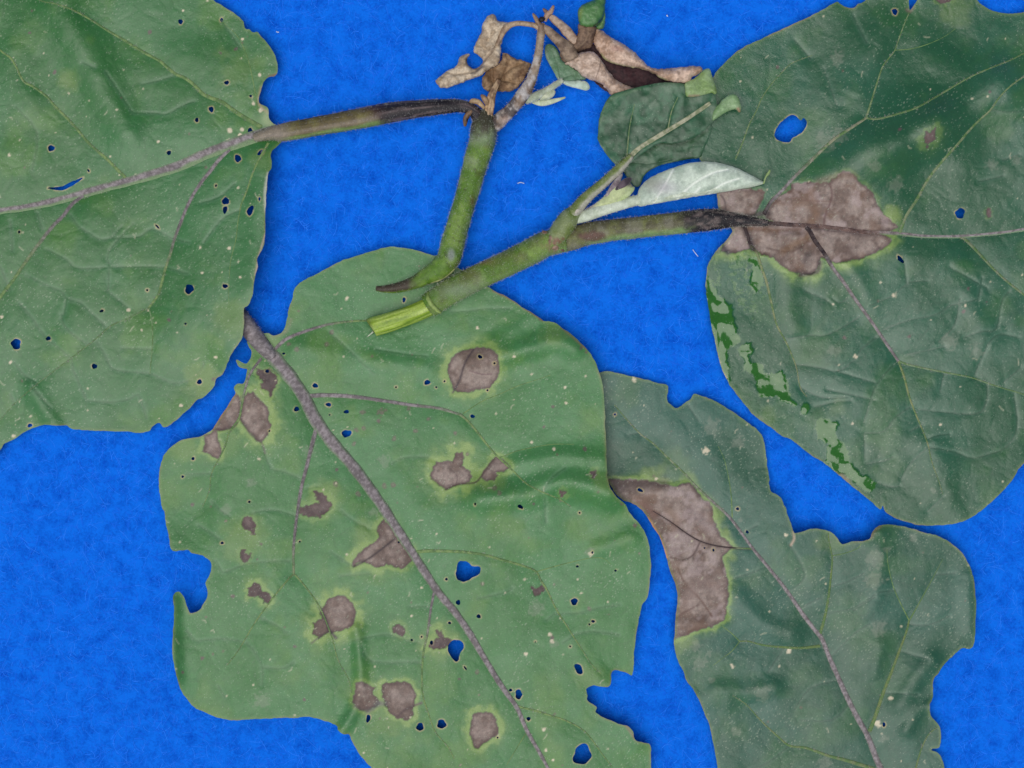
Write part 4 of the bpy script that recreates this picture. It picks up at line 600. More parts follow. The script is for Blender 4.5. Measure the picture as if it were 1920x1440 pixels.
# ================================================================== lower right leaf
LOW = dict(seed=401, greens=[(30, 80, 52), (38, 88, 66), (48, 94, 50)], n1=14, rough=0.47,
 outline=[(1100,720),(1125,698),(1148,697),(1169,702),(1204,710),(1235,718.5),(1252,724),(1251,751),(1258,759),(1267,765),(1275,763),(1283,756),(1294,749),(1300,739),(1308,739),(1329,747),(1350,757),(1377,774),(1402,792.5),(1425,811),(1433,830),(1437.5,861),(1439.6,880),(1442.7,899),(1441.7,907),(1446,921.7),(1458,928),(1467,938),(1475,959),(1485,988),(1487.5,996),(1491,1000),(1508,996),(1525,991),(1548,994),(1564.6,1002.5),(1579,1020),(1596,1016),(1612.5,1015),(1631,1009.5),(1635.4,998),(1647,986.5),(1663,983),(1695,987.6),(1729,997),(1764,1007),(1796,1028),(1814,1053),(1824.5,1080),(1830,1126),(1829,1172),(1824,1213),(1803,1215.5),(1791,1225.5),(1771,1245),(1760,1262.5),(1750.5,1273),(1749.4,1289),(1748,1313),(1743,1320.5),(1745,1341),(1758,1356.6),(1764.7,1372),(1762.5,1400),(1750.5,1403.6),(1747,1407),(1760,1412),(1769,1431),(1771,1440),(1782,1500),(1765,1580),(1700,1640),(1620,1650),(1480,1600),(1390,1520),(1352,1460),(1346,1440),(1338.7,1400),(1330,1361),(1318,1331.7),(1307.5,1306.7),(1299,1292),(1286.7,1275),(1282.5,1261),(1272,1242),(1266,1221),(1263.7,1200),(1266,1173),(1268,1145),(1270,1120),(1266,1093),(1257.5,1074.6),(1249,1041),(1239,1012),(1224,987),(1214,970),(1199,951.7),(1182.5,943),(1168,938),(1151,920),(1138,900),(1120,880),(1100,840),(1090,780)],
 ctrl=[(1130,720,5),(1110,830,4),(1150,910,8),(1300,740,8),(1430,850,9),(1490,1000,20),(1580,1020,24),(1640,990,30),(1700,1000,18),(1820,1100,16),(1820,1210,10),(1750,1300,16),(1765,1400,14),(1240,1010,12),(1265,1180,14),(1300,1300,8),(1345,1440,8),(1500,1200,12),(1640,1420,10),(1600,1600,6)],
 holes=[(1383,954,3,3),(1401,997.5,2.6,3.4,-30),(1200,919,6,3,20),(1337.7,1031.5,2.2,3),(1321,1027.5,1.8,1.8),(1657.5,1358.7,3,4.4),(1153,777,2.2,2.2)],
 ridges=[([(1345,1292),(1400,1298),(1450,1290)],10,20),([(1380,1120),(1430,1170),(1480,1190)],9,24),([(1265,1175),(1300,1172),(1350,1160)],8,14),([(1150,930),(1200,918),(1280,935)],8,20),([(1690,1320),(1720,1270),(1745,1240)],9,20),([(1700,1370),(1725,1330),(1745,1325)],7,14),([(1632,1010),(1650,1000)],6,14),([(1655,1040),(1640,1130)],6,20),([(1815,1080),(1818,1180)],5,16),([(1640,1260),(1650,1210)],5,16),([(1300,1310),(1360,1320)],6,22),([(1450,1050),(1540,1130)],3,40),([(1200,760),(1330,870)],4,40)],
 veins=[dict(n='midrib',p=[(1720,1600),(1685,1510),(1651,1440),(1642,1420),(1627,1380.6),(1609,1348),(1592,1315),(1574,1275.6),(1554.7,1232),(1541.6,1199),(1528,1181.6),(1513,1162),(1500,1144),(1474,1106),(1439,1062),(1411.7,1029),(1389,997.5),(1366,968),(1339,943),(1307.5,914),(1282.5,887),(1254,860),(1225,832),(1200,813),(1173,784),(1152,759)],w=(14.5,2),c=vein_blend(vein_grey(1.08,lin(110,120,100)),vein_green(lin(132,140,108)),0.68,0.85),A=7,sg=34,rise=0.5),
  dict(p=[(1537,1190),(1543.7,1167.5),(1550.6,1137.7),(1556,1098.7),(1560,1057.5),(1560,1041.5),(1555,1018.5),(1553,1000)],w=(6.5,2.4),c=vein_green(lin(104,122,66))),
  dict(p=[(1560,1042),(1585,1037),(1608,1028),(1615,1018.5)],w=(2.2,1.4),c=vein_green()),
  dict(p=[(1630,1372),(1642,1341),(1655,1302),(1670.6,1262.5),(1686,1221),(1699,1186),(1704.5,1164)],w=(8,4),c=vein_green(lin(108,122,70))),
  dict(p=[(1704.5,1164),(1702,1158),(1686,1126),(1674,1096.5),(1665,1057.5),(1663,1030)],w=(2.6,1.2),c=vein_green(),A=2,sg=14),
  dict(p=[(1704.5,1164),(1715.6,1144.6),(1736,1108),(1752,1078),(1768,1048)],w=(3.4,1.2),c=vein_green(lin(100,120,78)),A=2,sg=14),
  dict(p=[(1538,1211),(1501,1215),(1459.6,1213),(1428,1209),(1403,1202.5),(1386.7,1202.5)],w=(6,3),c=vein_green(lin(98,118,66))),
  dict(p=[(1386.7,1202.5),(1370,1186),(1347,1169)],w=(2.4,1.2),c=vein_green(),A=1.4,sg=10),
  dict(p=[(1386.7,1202.5),(1372,1221),(1355,1234),(1336.7,1248)],w=(2.2,1),c=vein_green(),A=1.4,sg=10),
  dict(p=[(1640,1442),(1620,1436),(1584.6,1425),(1553,1417),(1511.7,1402.5),(1480,1398),(1459.6,1381.7),(1438.7,1363),(1420,1344),(1399,1321),(1374,1304.6)],w=(8,1.4),c=vein_green(lin(112,124,80))),
  dict(p=[(1411,1029),(1370,1026.7),(1338.7,1022.5),(1311.7,1014),(1286.7,999.6),(1255,976.7),(1224,958)],w=(3.2,1.6),c=vein_blend(vein_green(lin(120,130,98)),vein_dark,0.08,0.2)),
  dict(p=[(1373,970),(1371,930),(1366.7,899),(1358,861),(1346,836)],w=(2.8,1),c=vein_green(),A=1.8,sg=12),
  dict(p=[(1716.6,1442),(1727.5,1404.7),(1740.6,1378),(1758,1363)],w=(4,2),c=vein_green(lin(108,122,78)))],
 tert=[[(1286.7,897.5),(1255,904),(1214,899.6)],[(1440,1062),(1405,1075),(1375,1085)],[(1375,1085),(1350,1100)],[(1475,1110),(1510,1080),(1480,1020)],[(1557,1100),(1590,1090),(1620,1075)],[(1548,1150),(1600,1140),(1640,1115)],[(1560,1230),(1600,1190),(1630,1170)],[(1650,1110),(1680,1107)],[(1700,1170),(1740,1172),(1780,1155)],[(1685,1220),(1740,1236)],[(1660,1300),(1720,1302)],[(1752,1078),(1790,1075)],[(1255,862),(1225,830)],[(1390,1000),(1420,985)],[(1480,1398),(1440,1430),(1400,1445)],[(1500,1140),(1540,1120)],[(1574,1275),(1520,1290),(1490,1330)],[(1592,1320),(1560,1350),(1500,1350)],[(1290,760),(1310,790)],[(1180,815),(1200,812)],[(1640,1120),(1600,1145)],[(1470,1215),(1440,1260)]],
 lesions=[([(1110,905),(1141,899.6),(1172,899.6),(1207.5,899.6),(1245,908),(1266,912),(1293,904),(1320,937),(1334.6,949.6),(1339,976.7),(1351,1001.7),(1372,1024.6),(1355,1043),(1359.6,1068),(1366,1093),(1364,1131),(1359.6,1160),(1345,1171),(1324,1179.6),(1299,1186),(1262,1199),(1235,1190),(1240,1080),(1200,990),(1120,930)],10,0.8,0,7)],
 lines=[([(1408,1029),(1370,1027),(1338.7,1022.5),(1311.7,1014),(1286.7,999.6),(1255,976.7),(1224,958)],1.4,(70,50,44),0.85),([(1312,1017),(1300,1040),(1280,1050),(1258,1045)],1.3,(80,58,50),0.75),([(1271,1065),(1285,1095),(1310,1120),(1335,1155)],1.3,(96,68,54),0.75),([(1224,958),(1245,980),(1240,1000)],1,(90,66,54),0.5),([(1310,1134),(1280,1150),(1268,1160)],1.4,(92,66,56),0.6),([(1255,962),(1270,975),(1262,990)],7,(122,92,66),0.45),([(1266,1060),(1262,1080)],9,(112,84,58),0.5),([(1245,905),(1200,912),(1150,908)],7,(76,60,54),0.6),([(1225,965),(1212,952),(1196,945)],6,(120,84,70),0.5),([(1300,960),(1330,990)],9,(150,132,128),0.4),([(1345,1105),(1310,1090),(1290,1130)],9,(150,128,118),0.4),([(1487,998),(1489,1010),(1483,1022)],1.6,(176,150,124),0.8)],
 creams=[(1323,844.6,7),(1373,1249,4.5),(1479,1221,6),(1190,711,5),(1474,1003,3.6),(1646,1358,7),(1670,1308,5),(1230,898,3)],
 smudges=[(1306,1210,12),(1311.7,1244,14),(1329,1226,6),(1430,1300,16),(1641,1050,20),(1638,1090,18),(1662,1030,8),(1712,1008,8),(1335,800,18),(1385,830,14),(1335,1275,6),(1380,1370,10),(1545,1430,14),(1648,1180,16),(1656,1385,9),(1387,975,5)],
 yellow=[(1345,965,18,0.7),(1362,1000,16,0.8),(1372,1045,14,0.7),(1362,1110,10,0.6),(1225,893,30,0.6),(1290,902,20,0.5),(1285,1205,24,0.5),(1270,870,40,0.2),(1560,1010,40,0.25)],
 edgemarks=[([(1215,972),(1235,1005),(1250,1045)],2.6,(196,140,88),0.85),([(1185,944),(1205,958)],2,(170,130,100),0.7),([(1258,1078),(1268,1110)],2,(150,120,96),0.7),([(1634,1006),(1638,996),(1650,986)],4,(104,84,54),0.7)],
 nspeck=40, nbrown=20, nbit=30, ndust=9000)
# ------------------------------------------------------------------ build the four large leaves
shoot1 = empty('wilted_shoot', 905, 230)
tag(shoot1, 'wilted eggplant shoot with black petiole, shrivelled brown tip and one large leaf with holes', 'plant shoot')
leftB, LF, LH, LD = big_leaf(shoot1, LEFT)
shoot2 = empty('cut_shoot', 1030, 450)
tag(shoot2, 'eggplant shoot with peeled pale green cut end, woolly white young leaf and large wet leaf', 'plant shoot')
rightB, RF, RH, RD = big_leaf(shoot2, RIGHT)
leaf_m = empty('eggplant_leaf', 500, 640)
tag(leaf_m, 'light green eggplant leaf with many round grey brown spots and a thick grey hairy midrib', 'leaf')
midB, MF, MH, MD = big_leaf(leaf_m, MID)
leaf_l = empty('eggplant_leaf', 1650, 1440)
tag(leaf_l, 'bluish green eggplant leaf with one long brown blight patch along its edge', 'leaf')
lowB, WF, WH, WD = big_leaf(leaf_l, LOW)
# ------------------------------------------------------------------ colour functions for stems
def nz(X, Y, s, seed, n=3): return fbm(X, Y, s, seed, n)
def blendc(a, b, k): return a*(1-k[..., None])+b*k[..., None]
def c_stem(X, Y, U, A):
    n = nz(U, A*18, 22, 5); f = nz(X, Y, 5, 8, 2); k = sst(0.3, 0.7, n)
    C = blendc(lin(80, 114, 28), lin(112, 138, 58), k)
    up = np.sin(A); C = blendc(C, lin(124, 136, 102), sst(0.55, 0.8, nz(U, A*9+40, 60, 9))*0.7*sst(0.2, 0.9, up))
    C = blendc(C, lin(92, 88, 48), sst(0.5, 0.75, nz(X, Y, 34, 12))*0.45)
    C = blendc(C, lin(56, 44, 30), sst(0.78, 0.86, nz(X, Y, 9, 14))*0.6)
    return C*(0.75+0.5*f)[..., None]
def c_stem1(X, Y, U, A):
    C = c_stem(X, Y, U, A)
    top = sst(266, 236, Y+(nz(X, Y, 12, 21)-0.5)*40); C = blendc(C, lin(58, 46, 40), top*0.9)
    C = blendc(C, lin(140, 144, 128), sst(282, 258, Y)*(1-top)*0.5)
    C = blendc(C, lin(132, 136, 132), np.exp(-(((X-846)/7)**2+((Y-478)/12)**2)**2)*0.8)
    C = blendc(C, lin(90, 60, 36), np.exp(-(((X-886)/5)**2+((Y-378)/12)**2))*0.7)
    return C
def c_heel(X, Y, U, A):
    C = c_stem(X, Y, U, A); d = sst(795, 760, X+(nz(X, Y, 9, 23)-0.5)*20)
    C = blendc(C, lin(62, 46, 38), d*sst(-0.1, 0.5, np.sin(A)-0.7*np.cos(A)*-1+(nz(X, Y, 8, 24)-0.5)*0.8)*0.95)
    return blendc(C, lin(124, 140, 66), d*sst(0.1, 0.6, np.cos(A)*-1)*0.7*0+0*d)
def c_pet1(X, Y, U, A):
    low = np.cos(A)
    C = blendc(lin(112, 104, 56), lin(92, 80, 48), sst(0.3, 0.7, nz(X, Y, 18, 31)))
    C = blendc(C, lin(128, 114, 98), sst(-0.25, 0.3, low)*(1-sst(0.3, 0.7, low))*0.7)
    C = blendc(C, lin(116, 140, 76), sst(0.35, 0.75, low+(nz(U, A*8, 40, 33)-0.5)*0.5))
    C = blendc(C, lin(136, 124, 110), sst(560, 520, X)*0.8)
    k = sst(688, 716, X-22*low*0.9+(nz(X, Y, 16, 35)-0.5)*34)
    B = blendc(lin(24, 17, 21), lin(92, 78, 76), sst(0.5, 0.75, nz(U*0.10, A*40, 6, 37)))
    B = blendc(B, lin(70, 44, 36), sst(730, 700, X)*0.6)
    return blendc(C, B, k)*(0.75+0.5*nz(X, Y, 5, 39, 2))[..., None]
def c_twig(X, Y, U, A):
    C = blendc(lin(150, 132, 112), lin(120, 96, 76), sst(0.35, 0.65, nz(U, A*14, 20, 41)))
    C = blendc(C, lin(196, 190, 184), sst(85, 120, Y)*0.8*sst(0.3, 0.7, nz(X, Y, 12, 43)))
    C = blendc(C, lin(50, 40, 40), sst(0.52, 0.66, nz(X, Y, 14, 45))*sst(150, 185, Y)*0.85)
    C = blendc(C, lin(176, 146, 128), np.exp(-(((X-948)/9)**2+((Y-226)/9)**2))*0.8)
    C = blendc(C, lin(60, 46, 40), np.exp(-(((X-1012)/10)**2+((Y-38)/8)**2))*0.7)
    return C*(0.75+0.5*nz(X, Y, 5, 47, 2))[..., None]
def c_flat(c1, c2, s=14, seed=51):
    a, b = lin(*c1), lin(*c2)
    return lambda X, Y, U, A: blendc(a, b, sst(0.3, 0.7, nz(X, Y, s, seed)))*(0.8+0.4*nz(X, Y, 4, seed+2, 2))[..., None]
def small_leaf(name, parent, outline, z, infl=0, wd=10, cols=((150, 130, 110), (120, 98, 80)), lines=(), ridges=(), noise=(20, 4), mat=None, seed=0, ctrl=None, holes=(), step=1.3, rough=0.6, creases=(), creamp=1.2, extra=None, thick=1.2, smooth=3):
    o = np.array(outline, float); mn = o.min(0)-5; mx = o.max(0)+5
    F = Field((mn[0], mn[1], mx[0], mx[1]), step); X, Y = F.X, F.Y
    D = F.sdf(o, 45, smooth)+(fbm(X, Y, 6, seed, 2)-0.5)*(1.4 if mat else 3.4)
    for h in holes: D = np.minimum(D, -F.sdf(h, 30, 2))
    H = shepard(F, ctrl) if ctrl else np.full(F.shape, z, f32)
    if infl: H = H+infl*np.sqrt(np.clip(1-(1-np.clip(D/wd, 0, 1))**2, 0, 1))
    H = H+(fbm(X, Y, noise[0], seed+1, 3)-0.5)*noise[1]
    for p, a, sg in ridges:
        d = F.segdist(catmull(p, 4), sg*2.6); H = H+a*np.exp(-(d/sg)**2)
    for p in creases:
        d = F.segdist(catmull(p, 3), 14); H = H-creamp*np.exp(-d/4)
    H = H+(fbm(X, Y, 6, seed+2, 2)-0.5)*0.7
    a, b = lin(*cols[0]), lin(*cols[1])
    C = blendc(a, b, sst(0.3, 0.7, fbm(X, Y, 22, seed+3, 4))).astype(f32)*(0.8+0.4*fbm(X, Y, 4, seed+4, 2))[..., None]
    if mat is None: mixc(C, b*0.72, sst(0.52, 0.66, fbm(X, Y, 7, seed+8, 3))*0.55); mixc(C, a*1.12, sst(0.55, 0.7, fbm(X, Y, 9, seed+9, 3))*0.5)
    for p, w_, c, k in lines:
        d = F.segdist(catmull(p, 3), w_*3+3); mixc(C, lin(*c), np.exp(-(d/w_)**2)*k)
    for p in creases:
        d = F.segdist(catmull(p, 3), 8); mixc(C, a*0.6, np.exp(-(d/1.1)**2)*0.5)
    if extra: extra(F, D, C)
    R = np.full(F.shape, rough, f32)
    return sheet(name, F, D, H, C, R, mat or M_dry, parent, thick), F, H
# ------------------------------------------------------------------ wilted shoot: stem, blackened petiole, dead tip
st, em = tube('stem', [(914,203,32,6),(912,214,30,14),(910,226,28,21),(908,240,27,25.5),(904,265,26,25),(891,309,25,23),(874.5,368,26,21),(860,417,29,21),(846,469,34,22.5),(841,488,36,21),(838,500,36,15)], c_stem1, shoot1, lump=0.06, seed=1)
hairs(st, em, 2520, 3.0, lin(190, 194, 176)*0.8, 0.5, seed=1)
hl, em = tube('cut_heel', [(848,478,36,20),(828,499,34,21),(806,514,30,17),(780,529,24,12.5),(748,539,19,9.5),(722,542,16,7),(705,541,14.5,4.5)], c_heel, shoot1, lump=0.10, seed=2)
hairs(hl, em, 364, 3.0, lin(170, 172, 150)*0.8, 0.5, seed=2)
tube('cut_edge', [(806,529,33,2.5),(822,523,35,4.5),(840,512,38,4.5),(852,503,40,2.5)], c_flat((176, 178, 128), (140, 148, 92), 8, 53), shoot1, nth=12, lump=0.1, seed=3)
pt, em = tube('petiole', [(476,259,22,8),(508,250,27,13.5),(525,249,29,17),(545,246,29,18.5),(600,236,27,18.5),(650,227,25,19.5),(700,217,25,20),(750,208.5,26,18.5),(800,202.5,27,16.5),(840,199,28,13.5),(865,199,29,12),(884,205,30,11.5),(896,218,30,13),(903,236,29,15)], c_pet1, shoot1, lump=0.05, groove=13, gdepth=0.20, flat=0.85, seed=4)
hairs(pt, em, 2620, 3.0, lin(176, 172, 164)*0.8, 0.5, seed=4)
tube('dry_bract', [(886,208,36,4),(878,214,34,5),(873,224,30,5),(872,236,24,2.5)], c_flat((128, 98, 70), (40, 30, 28), 8, 55), shoot1, nth=12, lump=0.2, seed=5)
tube('dry_bract', [(908,203,40,3),(898,192,42,5),(886,189,40,5),(881,192,36,2)], c_flat((180, 154, 118), (146, 116, 84), 8, 56), shoot1, nth=12, lump=0.2, seed=6)
ds, em = tube('dry_stalk', [(916,228,30,5),(917,212,36,8.5),(919,195,40,9.5),(922,180,42,8),(928,165,42,6),(936,150,40,4)], c_flat((186, 156, 120), (120, 92, 68), 7, 57), shoot1, nth=22, lump=0.08, groove=5, gdepth=0.28, seed=7)
tube('dry_bract', [(914,196,46,4),(908,184,48,5),(902,178,46,2)], c_flat((176, 146, 110), (138, 108, 78), 8, 58), shoot1, nth=12, lump=0.2, seed=8)
tw, em = tube('twig', [(926,238,30,12),(938,225,32,14),(957,207,32,12.5),(970,192,33,13),(981,177,34,13.5),(990,160,35,11.5),(997,145,36,10),(1007,114.6,38,8),(1013,73,40,7.2),(1015,54,42,8.5),(1013,44,42,7)], c_twig, shoot1, nth=22, lump=0.2, seed=9)
hairs(tw, em, 392, 3.0, lin(196, 190, 182)*0.8, 0.5, seed=9)
tube('dry_stalk', [(1013,52,42,7),(1001,47,41,5),(978,43.5,38,5.2),(962,45,36,5.5),(948,52,34,7),(940,66,33,5),(932,86,32,3)], c_flat((168, 144, 116), (126, 102, 82), 9, 59), shoot1, nth=16, lump=0.22, seed=10)
tube('dry_bud', [(1014,50,44,5),(1008,40,46,5),(1002,30,46,3.5),(999,25,45,1.5)], c_flat((150, 124, 98), (116, 92, 74), 8, 60), shoot1, nth=12, lump=0.15, seed=11)
tube('dry_bud', [(1012,40,50,3),(1016,36,51,6),(1021,36,50,3)], c_flat((18, 14, 18), (32, 24, 26), 8, 61), shoot1, nth=12, lump=0.1, seed=12)
tube('dry_bud', [(1022,40,44,3),(1026,28,45,5.5),(1033,22,45,5),(1038,10,44,2)], c_flat((168, 136, 112), (122, 94, 78), 7, 62), shoot1, nth=12, lump=0.2, seed=13)
tube('dry_bud', [(1028,27,45,4),(1022,20,45,3.5),(1018,16,44,1.5)], c_flat((156, 126, 104), (116, 90, 76), 7, 63), shoot1, nth=10, lump=0.2, seed=14)
bw, em = tube('dry_stalk', [(1015,50,40,7),(1026,56,40,7.5),(1040,69,38,8.5),(1055,82,36,11),(1066,94,34,14),(1074,108,30,13)], c_flat((150, 128, 106), (104, 84, 68), 10, 64), shoot1, nth=20, lump=0.32, seed=15)
tube('dry_stalk', [(1030,30,42,4.5),(1040,38,40,8),(1056,52,37,9.5),(1070,67,35,9),(1080,80,34,8)], c_flat((178, 154, 132), (132, 106, 88), 9, 65), shoot1, nth=18, lump=0.34, flat=0.7, seed=16)
# dead leaves of the tip
small_leaf('withered_leaf', shoot1, [(923.7,27),(930,30),(934,39.6),(951,41.7),(957,50),(946.7,62.5),(940,83),(938,112.5),(930,123),(913,133),(896.7,144),(863,156),(832,165.6),(817.5,156),(819.6,148),(838,133),(857,123),(861,108),(878,100),(881,104),(875,110),(878,121),(888,129),(899,125),(905,112.5),(896.7,104),(887,94),(894.6,77),(903,60),(905,44),(913,31)],
  0, 13, 13, ((200, 182, 156), (164, 142, 116)), ctrl=[(925,40,26),(895,90,26),(935,90,20),(920,120,18),(870,125,22),(830,155,14),(950,48,30)], noise=(14, 11), seed=501,
  lines=[([(948,52),(936,72),(926,92),(910,112),(896,130)],1.6,(104,84,72),0.8),([(838,136),(850,140),(868,139),(890,135),(905,125)],1.6,(96,78,66),0.7),([(875,112),(882,124),(892,128)],4,(60,48,44),0.8),([(915,95),(926,90)],1.2,(110,90,78),0.6),([(822,152),(836,140)],2,(132,108,72),0.6)], creases=[[(948,52),(936,72),(926,92),(910,112),(896,130)],[(838,136),(850,140),(868,139),(890,135)],[(915,95),(900,85)],[(925,60),(915,75)]], creamp=7)
small_leaf('withered_leaf', shoot1, [(903,150),(909,137.5),(921.7,125),(938,116.7),(942.5,100),(953,102),(967.5,110),(994.6,118),(993,129),(982,150),(967,167),(953,172),(936,171),(915,171),(905,162.5)],
  0, 11, 14, ((160, 132, 100), (120, 92, 66)), ctrl=[(915,150,24),(950,140,16),(985,125,20),(940,105,18),(940,168,14)], noise=(16, 11), seed=511,
  lines=[([(930,172),(942,145),(952,118),(948,102)],1.4,(92,68,52),0.8),([(945,140),(960,128),(985,118)],1.2,(88,66,50),0.7),([(925,125),(922,145),(928,165)],1.2,(100,74,56),0.6),([(963,150),(975,135),(985,130)],5,(86,64,46),0.6)], creases=[[(930,172),(942,145),(952,118),(948,102)],[(945,140),(960,128),(985,118)],[(925,125),(922,145),(928,165)],[(940,150),(965,155)]], creamp=8)
# the rolled dead leaf: dark inside, two rolled margins
small_leaf('withered_leaf', shoot1, [(1066,100),(1085,84),(1108,80),(1128,96),(1150,112),(1200,124),(1240,142),(1292,150),(1262,166),(1210,176),(1150,178),(1110,150),(1080,134)],
  0, 0, 10, ((62, 38, 40), (40, 24, 28)), ctrl=[(1070,100,22),(1110,95,16),(1180,140,9),(1280,152,14),(1150,172,9)], noise=(18, 5), seed=521)
small_leaf('rolled_margin', shoot1, [(1060,120),(1064,110),(1077,102),(1100,96),(1117,101),(1127,113),(1142,134),(1154,149),(1173,160),(1196,166),(1205,175),(1158,178),(1146,179),(1137.5,168),(1125,156),(1104,149),(1090,141),(1076,128)],
  0, 17, 17, ((204, 180, 160), (170, 142, 120)), ctrl=[(1070,115,18),(1110,118,22),(1150,160,14),(1190,172,10)], noise=(13, 7), seed=531,
  lines=[([(1126,114),(1124,128),(1117,146)],1.0,(120,96,84),0.7),([(1068,110),(1085,120),(1100,128)],1.0,(130,106,92),0.5)])
small_leaf('rolled_margin', shoot1, [(1117,52),(1133,60),(1146,71),(1164.6,79),(1187.5,96),(1204,112.5),(1221,127),(1246,129),(1275,126),(1300,124),(1317,127),(1315,135),(1300,144),(1292,153),(1277,155),(1250,151),(1233,143),(1217,134),(1198,128),(1179,126),(1156,121),(1135,112.5),(1125,100),(1112.5,80),(1112,63)],
  0, 17, 15, ((204, 176, 154), (168, 136, 112)), ctrl=[(1120,70,26),(1160,100,28),(1220,130,30),(1310,130,44),(1280,145,42)], noise=(12, 8), seed=541,
  lines=[([(1127,103),(1138,114),(1158,122),(1180,127),(1200,130),(1218,137),(1250,152)],2.6,(156,158,104),0.85),([(1150,90),(1165,92)],5,(160,110,100),0.4),([(1195,124),(1215,130),(1235,138)],4,(120,92,74),0.5)])
small_leaf('withered_sheath', shoot1, [(1086,44),(1116,48),(1117,62),(1113,78),(1106,90),(1092,94),(1078,98),(1064,116),(1054,112),(1050,100),(1060,88),(1076,76),(1084,60)],
  0, 14, 12, ((128, 104, 84), (88, 68, 56)), ctrl=[(1100,50,40),(1095,80,26),(1062,105,22)], noise=(12, 6), seed=551, lines=[([(1104,52),(1100,72),(1088,86),(1070,96)],1.5,(140,116,92),0.6)])
small_leaf('curled_leaf', shoot1, [(1084,19),(1092.5,8),(1113,0),(1126,-10),(1136,-6),(1134.5,10),(1134,24),(1128,37.5),(1121.7,47),(1105,51),(1088,47),(1084,31)],
  0, 14, 13, ((52, 98, 40), (76, 120, 60)), ctrl=[(1095,30,44),(1120,5,38),(1120,40,44)], noise=(16, 4), mat=M_leaf, seed=561, rough=0.5, lines=[([(1090,14),(1086,34)],4,(128,140,64),0.6),([(1128,36),(1120,44),(1114,48)],2.2,(24,34,20),0.8)])
small_leaf('curled_leaf_margin', shoot1, [(1120,46),(1128,37),(1134,22),(1135,40),(1130,54),(1118,54)], 0, 8, 6, ((92, 132, 70), (76, 112, 56)), ctrl=[(1127,42,36)], noise=(10, 3), mat=M_leaf, seed=565, rough=0.5)
# pale side shoot with its own small leaf
sp_, em = tube('side_shoot', [(984,190,28,6),(995,185,28,8),(1010,178,27,8),(1024,170,26,6.5),(1040,160,25,6.2),(1055,150,24,5)], c_flat((186, 190, 168), (158, 166, 140), 10, 66), shoot1, mat=M_woolly, nth=18, lump=0.08, seed=17)
hairs(sp_, em, 196, 3.0, lin(214, 214, 204)*0.8, 0.5, seed=17)
tube('woolly_bud', [(1012,184,24,4),(1024,180,25,7.5),(1034,175,25,7),(1040,170,24,3)], c_flat((196, 198, 168), (170, 176, 144), 8, 67), shoot1, mat=M_woolly, nth=14, lump=0.1, seed=18)
tube('woolly_leaflet', [(998,190,20,4),(1014,193,20,6),(1030,191,20,5.5),(1046,187,19,3.5),(1060,182.5,18,1.5)], c_flat((196, 202, 174), (168, 178, 140), 10, 68), shoot1, mat=M_woolly, nth=14, flat=0.5, seed=19)
gl, GF, GH = small_leaf('small_leaf_blade', shoot1, [(1021.7,89.6),(1030,82),(1044.6,91.7),(1053,112.5),(1067.5,121),(1084,131),(1099,146),(1088,151),(1057,155),(1049,150),(1044.6,147),(1034,127),(1023.7,108)],
  0, 3, 8, ((64, 102, 60), (92, 124, 92)), ctrl=[(1025,95,18),(1050,145,24),(1095,145,12),(1055,115,10)], noise=(14, 4), mat=M_leaf, seed=571, rough=0.5, lines=[([(1022,95),(1030,125),(1046,150)],3,(132,150,130),0.6)], creases=[[(1050,148),(1046,125),(1036,95)],[(1052,148),(1075,140)]])
small_leaf('small_leaf_underside', gl, [(1053,152),(1070,152),(1088,151),(1101,154),(1106,164.6),(1099,170),(1080,165),(1062,160)], 0, 5, 6, ((190, 204, 186), (162, 180, 156)), ctrl=[(1080,158,22)], noise=(12, 2), mat=M_woolly, seed=575)
# ------------------------------------------------------------------ cut shoot: peeled end, stem, node, petiole, young leaves
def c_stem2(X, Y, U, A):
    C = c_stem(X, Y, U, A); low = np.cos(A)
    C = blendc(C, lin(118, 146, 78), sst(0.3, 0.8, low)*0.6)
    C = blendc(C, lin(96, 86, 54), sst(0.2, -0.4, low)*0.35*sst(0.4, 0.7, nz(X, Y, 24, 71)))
    C = blendc(C, lin(126, 138, 114), np.exp(-(((X-868)/50)**2+((Y-545)/14)**2))*0.6)
    C = blendc(C, lin(128, 96, 52), np.exp(-(((X-905)/16)**2+((Y-490)/6)**2))*0.85)
    C = blendc(C, lin(126, 86, 76), sst(0.4, 0.7, nz(X, Y, 9, 73))*np.exp(-(((X-1032)/15)**2+((Y-454)/26)**2))*0.95)
    return C
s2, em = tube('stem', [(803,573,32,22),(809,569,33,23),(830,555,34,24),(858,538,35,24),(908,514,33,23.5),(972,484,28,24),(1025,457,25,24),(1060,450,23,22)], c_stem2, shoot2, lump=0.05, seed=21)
hairs(s2, em, 2620, 3.0, lin(186, 190, 168)*0.8, 0.5, seed=21)
def c_core(X, Y, U, A):
    n = nz(U*0.10, A*30, 6, 75); C = blendc(lin(132, 158, 40), lin(176, 194, 96), sst(0.3, 0.7, n))
    C = blendc(C, lin(86, 116, 28), sst(0.62, 0.75, nz(U*0.08, A*34+20, 6, 77))*0.8)
    return blendc(C, lin(92, 104, 48), sst(6, 0, U)*0.8)
tube('peeled_core', [(696,615,27,19),(700,613,27,19.2),(730,604,28,18.6),(770,590,30,18),(800,577,32,18),(820,566,33,18)], c_core, shoot2, lump=0.04, groove=11, gdepth=0.10, rough=0.25, seed=22)
tube('bark_edge', [(803,548,43,2.5),(803,558,52,4),(809,570,56,4.5),(818,580,52,4),(826,586,44,2.5)], c_flat((146, 164, 92), (118, 138, 66), 8, 79), shoot2, nth=12, lump=0.12, seed=23)
tube('bark_shred', [(700,622,18,1.6),(694,627,16,1.4),(688,632,14,0.6)], c_flat((190, 196, 170), (160, 170, 140), 8, 80), shoot2, nth=8, seed=24)
